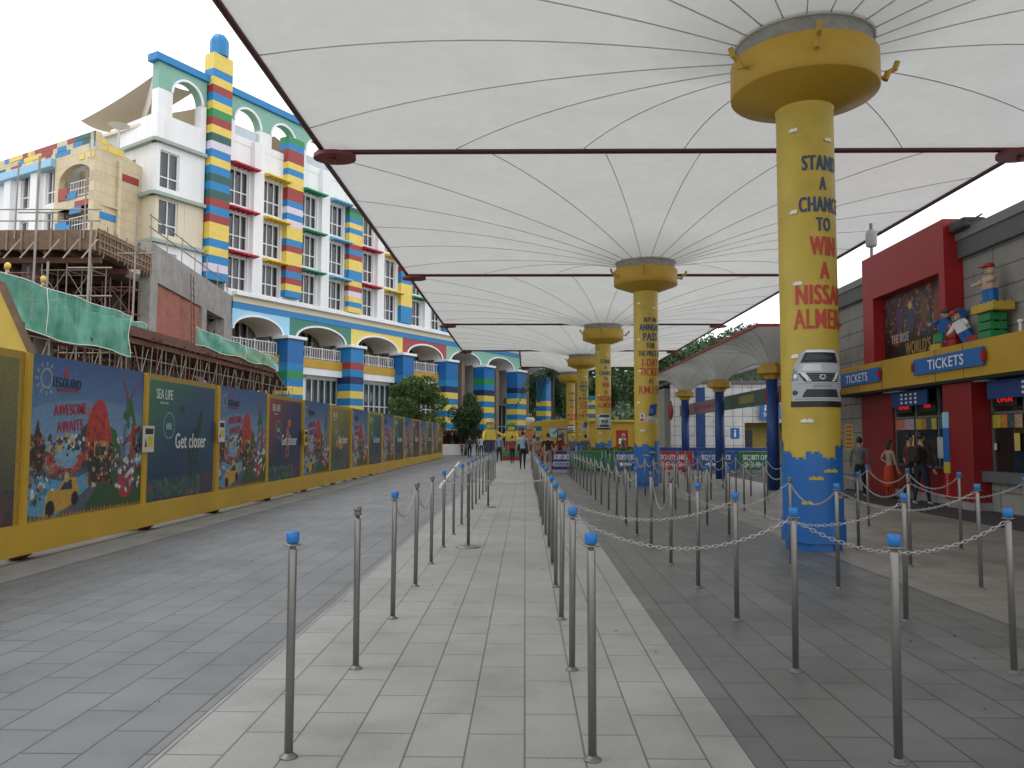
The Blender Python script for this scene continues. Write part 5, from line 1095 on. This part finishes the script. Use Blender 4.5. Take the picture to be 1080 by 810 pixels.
def tree(loc, h, rx, rz_, m, lab, seed, n=7000, size=.12, trunk=.14, base=.35, grp=None):
    g = random.Random(seed); root = empty('tree', loc, 0, lab, 'tree', grp); b = MB(); th = h*base
    b.path([(0, 0, 0), (.06*h/5, 0, th*.5), (-.04, .05, th), (.05, 0, h*.7)], [trunk, trunk*.8, trunk*.65, trunk*.25], BARK, 8)
    cl = []
    for i in range(16):
        a = g.uniform(0, 6.28); rr = g.uniform(.2, .75)*rx; z = h-rz_+g.uniform(-.75, .75)*rz_; k = 1-abs(z-(h-rz_))/rz_*.55; p = (rr*k*math.cos(a), rr*k*math.sin(a), z); b.path([(0, 0, min(z-.1, th+g.uniform(0, .3)*h)), (p[0]*.5, p[1]*.5, z-.35*rz_*.5), p], [trunk*.4, trunk*.25, trunk*.08], BARK, 5); s_ = g.uniform(.28, .5); cl.append((*p, rx*s_, rx*s_, rz_*s_*.8))
    b.build('trunk', root); leaves(cl, n, size, m, 'crown', root, seed=seed); return root
tree((-8.2, 59, 0), 6.3, 2.7, 2.4, LF[0], 'round yellowish green tree rising behind the far end of the hoarding', 1, 9000, .13)
tree((-5.1, 69, 0), 5.9, 1.5, 2.4, LF[1], 'narrow dark green tree between the arcade columns', 2, 6000, .12)
tree((-9.6, 63, 0), 5.0, 1.4, 1.6, LF[0], 'small leafy tree half hidden left of the round tree', 5, 3000, .12)
for i, (x, y, h, rx) in enumerate([(8.5, 88, 15, 5.0), (13.5, 82, 13, 4.5), (6.2, 104, 14, 4.5), (18, 95, 13, 5)]):
    tree((x, y, 0), h, rx, h*.38, LF[1], ['tall dark tree seen between the second and third big columns', 'dark tree rising behind the washroom roof', 'dark tree at the end of the arcade', 'wide dark tree farther right behind the washrooms'][i], 20+i, 9000, .26, .3)
def palm(loc, h, lab, seed):
    g = random.Random(seed); root = empty('palm_tree', loc, 0, lab, 'palm', 'palms beside the arcade end'); b = MB(); b.path([(0, 0, 0), (.1, 0, h*.5), (.05, .05, h)], [.2, .15, .13], BARK, 8); b.build('trunk', root)
    for i in range(15):
        a = i*2.4+g.uniform(-.2, .2); el = g.uniform(.1, 1.1); L_ = g.uniform(3.0, 4.2); f = MB(); sp = []
        for k in range(9): t = k/8; sp.append(Vector((math.cos(a)*L_*t*math.cos(el*(1-t*.5)), math.sin(a)*L_*t*math.cos(el*(1-t*.5)), h+L_*(math.sin(el)*t-1.0*t*t))))
        f.path(sp, .025, G_LEAF, 4); side = Vector((-math.sin(a), math.cos(a), 0))
        for k in range(1, 9):
            for q in range(3):
                p = sp[k-1].lerp(sp[k], q/3)
                for s_ in (-1, 1): e = p+side*s_*.65*(1-.4*abs(k/8-.5))+Vector((0, 0, -.35)); f.add([p, p+(sp[k]-sp[k-1])*.22, e], [(0, 1, 2)], G_LEAF)
        f.build('frond', root)
    return root
G_LEAF = mat('palm green', (.03, .075, .02), .5, var=.3)
tree((1.6, 102, 0), 15, 4.5, 6, LF[1], 'dark leafy tree closing the gap behind the palms', 31, 9000, .28, .3)
tree((-1.5, 118, 0), 13, 5, 5, LF[1], 'farthest dark tree past the hotel end', 32, 6000, .3, .3)
palm((2.5, 76, 0), 7.6, 'palm with drooping fronds right of the last arcade column', 1); palm((4.9, 80, 0), 9.0, 'taller palm behind the farthest yellow columns', 2)
b = MB(); b.bbox(-9.5, -4.1, 69.5, 69.8, 0, .95, WALLW, .03); b.bbox(-4.1, -3.8, 69.5, 75, 0, .95, WALLW, .03); tag(b.build('low_white_wall'), 'low white planter wall in front of the maroon shrubs', 'wall')
hd = empty('maroon_hedge', (-6.5, 71.2, 0), 0, 'dense maroon leaved hedge behind the low white wall', 'hedge'); leaves([(-2.6+i*.65, (i % 2)*.4, 1.5, .6, .6, .75) for i in range(9)], 5200, .11, LF[2], 'foliage', hd, seed=9)
b = MB(); 
for i in range(9): b.path([(-2.6+i*.65, .1, 0), (-2.6+i*.65, .1, 1.4)], .04, BARK, 5)
b.build('stems', hd)
# wooded hill
hm = MB(); n = 40; vs = []; g = random.Random(4)
def hz(x, y): 
    a = 31*math.exp(-((x-75)/38)**2-((y-215)/50)**2)+13*math.exp(-((x-30)/26)**2-((y-190)/40)**2); return a-1.0
for j in range(n+1):
    for i in range(n+1): x = -20+i*5; y = 120+j*5; vs.append((x, y, hz(x, y)))
hm.add(vs, [(j*(n+1)+i, j*(n+1)+i+1, (j+1)*(n+1)+i+1, (j+1)*(n+1)+i) for j in range(n) for i in range(n)], mat('hill soil', (.04, .06, .03), .9), True); tag(hm.build('hill'), kind='structure')
cl = []
for _ in range(420):
    x = g.uniform(-5, 130); y = g.uniform(140, 225); z = hz(x, y)
    if z > 1.5: s_ = g.uniform(2.2, 4.2); cl.append((x, y, z+s_*.5, s_, s_, s_*.9))
w = leaves(cl, 60000, .55, LF[3], 'hill_woodland', None, seed=4); tag(w, 'dark wooded hillside beyond the plaza', None, None, 'stuff')

# ================================================================ ENTRANCE at the far end
ent = empty('entrance_building', (5, 70, 0), 0, 'yellow entrance building with counters behind the far columns', 'building')
b = MB(); b.box(-3.5, 9, 0, 4, 0, 2.9, YEL2); b.box(-3.5, 9, -.3, 4.2, 2.9, 3.1, YEL); b.build('wall', ent)
b = MB(); b.box(-2.9, -1.1, -.05, -.003, 1.6, 2.4, mat('sky blue board', (.30, .55, .62), .5)); o = b.build('blue_board', ent); b = MB(); b.path([(-2.6, -.06, 1.9), (-2.3, -.06, 2.15), (-2.0, -.06, 1.95), (-1.7, -.06, 2.1), (-1.4, -.06, 1.95)], .06, BLU, 6); b.build('board_print', o)
b = MB(); b.box(2.9, 3.9, -.05, -.003, .8, 2.2, RED); b.box(3.1, 3.7, -.06, -.05, 1.0, 1.5, WHT); b.build('red_panel', ent)
b = MB(); b.box(4.8, 5.4, -.4, -.003, .2, 2.6, YEL); b.box(6, 7.5, -.1, -.003, .5, 2.2, DARK); b.build('doorway', ent)
b = MB(); b.box(-.3, .5, -1.6, -1.5, .4, 2.2, mat('frame maroon', (.16, .04, .03), .5)); b.box(-.2, .4, -1.61, -1.6, .55, 2.1, mat('poster pale', (.42, .38, .33), .6)); b.box(-.02, .22, -1.615, -1.61, .7, 1.9, mat('poster figure', (.15, .09, .06), .6)); b.box(-.25, -.2, -1.58, -1.52, 0, .4, GREY); b.box(.4, .45, -1.58, -1.52, 0, .4, GREY); b.v = [(p[0]+2.6, p[1]+60, p[2]) for p in b.v]; tag(b.build('poster_stand'), 'maroon framed poster stand with a pale picture behind the indigo banner', 'poster stand')
b = MB(); b.bbox(-1.2, 1.2, -.5, .5, 0, 1.1, mat('orange counter', (.42, .16, .04), .5), .03); b.bbox(-1.3, 1.3, -.6, .6, 1.1, 1.18, YEL2, .02); b.box(-1.2, -1.1, -.5, -.4, 1.18, 2.3, YEL2); b.box(1.1, 1.2, -.5, -.4, 1.18, 2.3, YEL2); b.box(-1.3, 1.3, -.55, -.3, 2.3, 2.6, YEL2); tag(b.build('ticket_kiosk', None, (1.7, 56, 0)), 'orange and yellow kiosk counter behind the man in black', 'kiosk')
b = MB(); stripes(b, 0, 1.5, 0, 'bybybybybybyb', .42, -.7, .7); tag(b.build('striped_gate_pillar', None, (6.2, 76, 0)), 'blue and yellow striped pillar seen between the far yellow columns', 'pillar')
# hedges boxes seen over the green banner
hb2 = empty('green_planter', (4.2, 37.5, 0), 0, 'green planter box with clipped leaves behind the banners', 'planter'); b = MB(); b.bbox(-1.6, 1.6, -.3, .3, 0, .75, SG['g'], .02); b.build('box', hb2); leaves([(-1.2+i*.6, 0, .9, .4, .3, .22) for i in range(5)], 1500, .06, LF[0], 'foliage', hb2, seed=12)
b = MB(); b.bbox(-3.2, 3.2, -.2, .2, 0, 1.05, DBLU, .02); tag(b.build('low_blue_barrier', None, (9.2, 41, 0)), 'low dark blue barrier in front of the tiled washroom wall', 'barrier')
# big block-built statues by the arcade
YT = mat('toy yellow', (.70, .52, .06), .4); BRN = mat('toy brown', (.12, .06, .04), .5); STR = mat('straw', (.55, .42, .24), .7)
G3 = 'block-built figures at the entrance'
toy_figure((-2.35, 54, .6), R(25), 1.75, YT, mat('toy dark legs', (.04, .04, .08), .5), YT, STR, 'giant block figure in yellow shirt and wide straw hat', grp=G3, hatkind='straw', arms=((-15, 20), (55, 20)))
toy_figure((-.95, 55, .6), R(-15), 1.6, YT, SG['r'], YT, SG['g'], 'giant block figure with green hat on a red and green base', grp=G3, hatkind='hair', arms=((-30, 30), (20, 30)))
b = MB(); b.bbox(-.7, .7, -.6, .6, 0, .3, SG['r'], .02); b.bbox(-.6, .6, -.5, .5, .302, .6, SG['g'], .02); tag(b.build('statue_base', None, (-.95, 55, 0)), 'red and green block base under the green hatted figure', 'plinth')
toy_figure((.35, 56, .6), R(-30), 1.65, mat('toy salmon', (.50, .20, .13), .5), BRN, SKL, WHT, 'giant block figure in white chef hat and salmon shirt', grp=G3, hatkind='chef', arms=((-50, 40), (50, 40)))
toy_figure((-.25, 62, .3), R(10), 1.7, YT, SG['n'], YT, BRN, 'smaller giant block figure behind, dressed in yellow with brown hair', grp=G3, hatkind='hair', arms=((-70, 10), (70, 10)))
# ================================================================ PEOPLE
def cloth(n, c): return mat('cloth '+n, lin(c), .85, var=.15, scale=14)
def striped_cloth(n, a, b_):
    m = bpy.data.materials.new(n); m.use_nodes = True; t = m.node_tree; w = t.nodes.new('ShaderNodeTexWave'); w.bands_direction = 'Z'; w.inputs['Scale'].default_value = 5.5; g = t.nodes.new('ShaderNodeTexCoord'); t.links.new(g.outputs['Object'], w.inputs[0])
    r = t.nodes.new('ShaderNodeValToRGB'); r.color_ramp.interpolation = 'CONSTANT'; r.color_ramp.elements[0].color = (*lin(a), 1); r.color_ramp.elements[1].position = .45; r.color_ramp.elements[1].color = (*lin(b_), 1); t.links.new(w.outputs[0], r.inputs[0]); t.links.new(r.outputs[0], t.nodes['Principled BSDF'].inputs['Base Color']); t.nodes['Principled BSDF'].inputs['Roughness'].default_value = .85; return m
HAIR = mat('black hair', (.012, .010, .010), .5, var=.2)
SHOE = mat('dark shoe', (.03, .03, .03), .6); SHOW = mat('white shoe', (.55, .55, .54), .6)
def person(loc, rz, h, top, bottom, lab, stride=.12, arms=None, shorts=False, sleeve='short', shoes=None, female=False, longhair=False, extra=None, lean=0, hat=None, wide=1.0, heads=0):
    """one skinned body (torso, limbs, hands with five fingers) plus hair; local facing +y"""
    root = empty('person', loc, rz, lab, 'person'); s_ = h/1.72; root.scale = (s_, s_, s_)
    V = []; E_ = []; Rd = []; 
    def a(p, r, par=None): 
        V.append(Vector(p)); Rd.append(r); 
        if par is not None: E_.append((par, len(V)-1))
        return len(V)-1
    ly = math.sin(lean); sw = (.165 if female else .19)*wide
    pel = a((0, 0, .95), .125*wide); wai = a((0, ly*.15, 1.10), .115*wide, pel); che = a((0, ly*.3, 1.28), .135*wide, wai); nb = a((0, ly*.42, 1.43), .075, che); nk = a((0, ly*.47+.01, 1.50), .052, nb); hd = a((0, ly*.5+.015, 1.56), .058, nk)
    seg = [(pel, wai, 'top'), (wai, che, 'top'), (che, nb, 'top'), (nb, nk, 'skin'), (nk, hd, 'skin')]
    arms = arms or [((-.05, -.02, -.27), (-.02, .06, -.24)), ((.05, .02, -.27), (.02, .08, -.24))]
    for sx, (u, f) in zip((-1, 1), arms):
        sh = a((sx*sw, ly*.38, 1.40), .062, che); up = V[sh]; e = a(up+Vector(u), .043, sh); w_ = a(V[e]+Vector(f), .027, e); d = Vector(f).normalized(); sd_ = d.cross(Vector((0, 1, 0)) if abs(d.y) < .8 else Vector((1, 0, 0))).normalized(); nn = d.cross(sd_)
        pm_ = a(V[w_]+d*.055, .030, w_); seg += [(sh, e, 'top'), (e, w_, 'top' if sleeve == 'long' else 'skin'), (w_, pm_, 'skin'), (che, sh, 'top')]
        for q in range(4):
            f1 = a(V[pm_]+d*.035+nn*(q-1.5)*.021, .0105, pm_); Lq = (.028, .036, .034, .024)[q]; f2 = a(V[f1]+d*Lq+sd_*.008*sx, .009, f1); f3 = a(V[f2]+d*Lq*.75+sd_*.02*sx, .0075, f2); seg += [(pm_, f1, 'skin'), (f1, f2, 'skin'), (f2, f3, 'skin')]
        t1 = a(V[w_]+d*.03+nn*.035, .011, w_); t2 = a(V[t1]+d*.035+nn*.018, .009, t1); seg += [(w_, t1, 'skin'), (t1, t2, 'skin')]
    for sx in (-1, 1):
        st_ = stride*sx; hp = a((sx*.09*wide, 0, .88), .095*wide, pel); kn = a((sx*.095, st_*.6+.02, .49), .058, hp); an = a((sx*.095, st_*1.1-.02 if st_ < 0 else st_, .09 if st_ >= 0 else .10), .036, kn); to = a((sx*.105, V[an].y+.12, .035), .034, an); he = a((sx*.095, V[an].y-.03, .04), .036, an)
        seg += [(pel, hp, 'bottom'), (hp, kn, 'bottom'), (kn, an, 'skin' if shorts else 'bottom'), (an, to, 'shoe'), (an, he, 'shoe')]
    me = bpy.data.meshes.new('b'); me.from_pydata([v[:] for v in V], E_, []); ob = bpy.data.objects.new('b', me); COL.objects.link(ob)
    md = ob.modifiers.new('s', 'SKIN'); md.use_smooth_shade = True; md.branch_smoothing = .6
    for i, r in enumerate(Rd): me.skin_vertices[0].data[i].radius = (r, r*.8 if i in (pel, wai, che) else r); me.skin_vertices[0].data[i].use_root = (i == pel)
    sb_ = ob.modifiers.new('u', 'SUBSURF'); sb_.levels = 1; sb_.render_levels = 1
    bpy.context.view_layer.update(); m2 = bpy.data.meshes.new_from_object(ob.evaluated_get(bpy.context.evaluated_depsgraph_get())); bpy.data.objects.remove(ob)
    ML = {'skin': SKIN, 'top': top, 'bottom': bottom, 'shoe': shoes or SHOE}; A_ = np.array([V[i][:] for i, j, k in seg]); B_ = np.array([V[j][:] for i, j, k in seg]); KS = [k for *_, k in seg]
    b = MB(); vs = [v.co[:] for v in m2.vertices]; bym = {}
    for p in m2.polygons:
        c = np.array(p.center[:]); ab = B_-A_; t = np.clip(((c-A_)*ab).sum(1)/(ab*ab).sum(1), 0, 1); d = np.linalg.norm(A_+ab*t[:, None]-c, axis=1)-.04*0; i = int(np.argmin(d)); k = KS[i]
        if k == 'top' and c[2] < .93 and abs(c[0]) < .17: k = 'bottom'
        if sleeve == 'short' and k == 'top' and abs(c[0]) > sw+.0 and c[2] < V[che].z-.05 and 0: k = 'skin'
        bym.setdefault(k, []).append(list(p.vertices))
    o0 = len(b.v); b.v += vs
    for k, fs in bym.items():
        q = b.mi(ML[k])
        for f in fs: b.f.append(f); b.m.append(q); b.sm.append(True)
    hc = V[hd]+Vector((0, .01, .075)); b.ell(hc, .073, .090, .115, SKIN, 16, 12); b.ell(hc+Vector((0, .02, -.06)), .052, .06, .05, SKIN, 12, 8); b.poly([hc+Vector(q) for q in ((-.013, .082, -.02), (.013, .082, -.02), (0, .085, .02), )], (0, .022, -.008), SKIN)
    for sx in (-1, 1): b.ell(hc+Vector((sx*.074, -.005, -.005)), .012, .022, .032, SKIN, 8, 6); b.ell(hc+Vector((sx*.028, .083, .012)), .011, .007, .007, BLK, 8, 5)
    b.box(hc.x-.022, hc.x+.022, hc.y+.080, hc.y+.086, hc.z-.058, hc.z-.050, mat('lips', (.25, .09, .07), .6)); bo = b.build('body', root)
    b = MB(); hm_ = hat or HAIR; n = 16; prof = []
    b.ell(hc+Vector((0, -.018, .025)), .083, .090, .105, hm_, 18, 10)
    if longhair: b.ell(hc+Vector((0, -.06, -.09)), .07, .04, .15, HAIR, 12, 8)
    b.build('hair' if not hat else 'cap', root)
    if extra: extra(root, V)
    return root
def backpack(m): 
    def f(root, V): b = MB(); b.bbox(-.15, .15, -.27, -.11, 1.02, 1.42, m, .05); b.bbox(-.11, .11, -.31, -.27, 1.05, 1.22, m, .02); b.build('backpack', root)
    return f
def skirt(m, z0=.45):
    def f(root, V): b = MB(); b.lathe([(.125, 1.0), (.165, .88), (.185, z0+.1), (.17, z0-.08)], m, 20, caps=False); b.build('skirt', root)
    return f
def bag(m):
    def f(root, V): b = MB(); b.bbox(.2, .3, -.1, .14, .72, .98, m, .03); b.path([(.25, 0, .98), (.15, 0, 1.4)], .01, m, 5); b.build('shoulder_bag', root)
    return f
hip = [((-.17, -.05, -.22), (.12, .08, -.10)), ((.05, .02, -.27), (.02, .08, -.24))]
DJ = cloth('dark jeans', '#1d2430'); BK = cloth('black', '#16161a'); NV = cloth('navy', '#1c2338')
HEL = mat('helmet yellow', (.75, .50, .04), .35)
person((-15.2, 24.9, 4.85), R(60), 1.68, cloth('worker brown', '#5c4636'), BK, 'worker in a yellow helmet and brown shirt behind the green net', .08, hat=HEL, arms=[((-.12, .1, -.22), (.02, .24, .02)), ((.12, .1, -.22), (-.02, .24, .02))])
person((-15.2, 23.15, 4.85), R(80), 1.72, cloth('worker navy', '#22304a'), BK, 'worker in a yellow helmet and dark vest at the left picture edge', .08, hat=HEL)
person((-5.0, 64, 0), R(10), 1.12, cloth('child red', '#8a2a2a'), BK, 'small child in a red top walking near the hoarding end', .1)
person((-4.05, 59, 0), R(5), 1.64, cloth('grey', '#4a4c55'), BK, 'adult in dark grey top beside the small child', .1, extra=backpack(cloth('pack grey', '#33353c')))
person((-3.3, 61, 0), R(0), 1.70, cloth('white', '#c4c8cc'), cloth('jeans', '#26344c'), 'person in a white shirt and blue jeans near the arcade', .14)
person((-2.45, 59.5, 0), R(0), 1.66, cloth('deep navy', '#232840'), DJ, 'person in dark navy walking beside the white shirted one', .12)
person((-.12, 38.4, 0), R(4), 1.80, striped_cloth('cloth blue stripes', '#4f86a8', '#a9bcc6'), DJ, 'man in a blue and white striped shirt on the light walkway', .10, extra=bag(BK), wide=1.08)
person((.42, 38.2, 0), R(-5), 1.62, cloth('beige', '#8f7a66'), cloth('khaki dark', '#6c6256'), 'person in a patterned beige shirt beside the striped shirt man', .12, wide=1.05)
person((.98, 34.6, 0), R(-20), 1.68, cloth('black tee', '#18181b'), cloth('khaki', '#857a6a'), 'person in a black shirt and khaki trousers by the indigo banner', .10, shorts=True, shoes=SHOE, wide=1.12)
person((1.9, 44, 0), R(20), 1.66, cloth('dark red tee', '#54201f'), BK, 'slim person in dark red behind the indigo banner', .05)
person((2.65, 45, 0), R(160), 1.62, cloth('taupe', '#6b5f52'), BK, 'person in a taupe shirt standing near the poster stand', .05)
person((-.75, 47, 0), R(15), 1.62, cloth('rose', '#7c4a4a'), BK, 'person in a rose top walking ahead of the striped shirt man', .12)
person((-1.6, 50, 0), R(-10), 1.70, cloth('sky', '#6f8ea6'), DJ, 'person in a sky blue top near the straw hat figure', .12)
person((.9, 46.5, 0), R(150), 1.64, cloth('ochre', '#8a6a34'), DJ, 'person in an ochre top before the orange kiosk', .05)
person((1.45, 49, 0), R(-20), 1.68, cloth('off white', '#a8a49a'), BK, 'person in an off-white shirt standing at the orange kiosk', .05)
person((-3.9, 66, 0), R(10), 1.66, cloth('teal', '#3c6668'), DJ, 'person in a teal shirt far off by the white wall', .12)
person((3.1, 41.5, 0), R(-30), 1.66, cloth('grey brown', '#5b564e'), DJ, 'person in a grey brown shirt behind the green leafy banner', .05, wide=1.1)
person((5.1, 42, 0), R(60), 1.72, cloth('olive grey', '#5c5a50'), BK, 'person in a pale cap and olive shirt left of the second big column', .05, hat=cloth('pale cap', '#b8b2a4'))
person((12.9, 43.2, 0), R(60), 1.62, cloth('staff grey', '#4a4c58'), BK, 'staff member near the yellow washroom doorway', .03)
person((8.62, 21.0, 0), R(-35), 1.52, cloth('shirt grey', '#5f625f'), BK, 'man in a grey long-sleeved shirt standing alone by the red panel', .06, sleeve='long', shoes=SHOW)
person((9.12, 20.4, 0), R(-80), 1.46, cloth('pale top', '#9c8a78'), cloth('orange', '#a83c18'), 'woman in a pale top and orange skirt with her hand on her hip', .04, female=True, arms=hip, extra=skirt(cloth('orange', '#a83c18')), longhair=True)
person((9.15, 19.45, 0), R(-95), 1.60, cloth('maroon vest', '#5a2626'), BK, 'person in a maroon top waiting at the ticket window', .08, shoes=SHOW)
person((9.0, 18.55, 0), R(-70), 1.62, cloth('dark brown', '#2a211c'), NV, 'person in dark brown with a backpack nearest the red pillar', .12, extra=backpack(cloth('pack brown', '#2d241e')), shoes=SHOW, wide=1.1, sleeve='long')

# small dry leaves and gum spots on the paving
g = random.Random(21); b = MB(); LIT2 = mat('dry leaf', (.07, .045, .025), .9)
for i in range(150):
    x = g.uniform(-5.8, 7.5); y = 2.8+g.random()**1.6*30; a = g.uniform(0, 6.28); q = g.uniform(.008, .022); c_, s_ = math.cos(a)*q, math.sin(a)*q
    b.add([(x-c_, y-s_, .006), (x+s_*.5, y-c_*.5, .012), (x+c_, y+s_, .007), (x-s_*.5, y+c_*.5, .01)], [(0, 1, 2, 3)], LIT2)
tag(b.build('leaf_litter'), 'tiny dry leaves scattered over the paving', None, None, 'stuff')
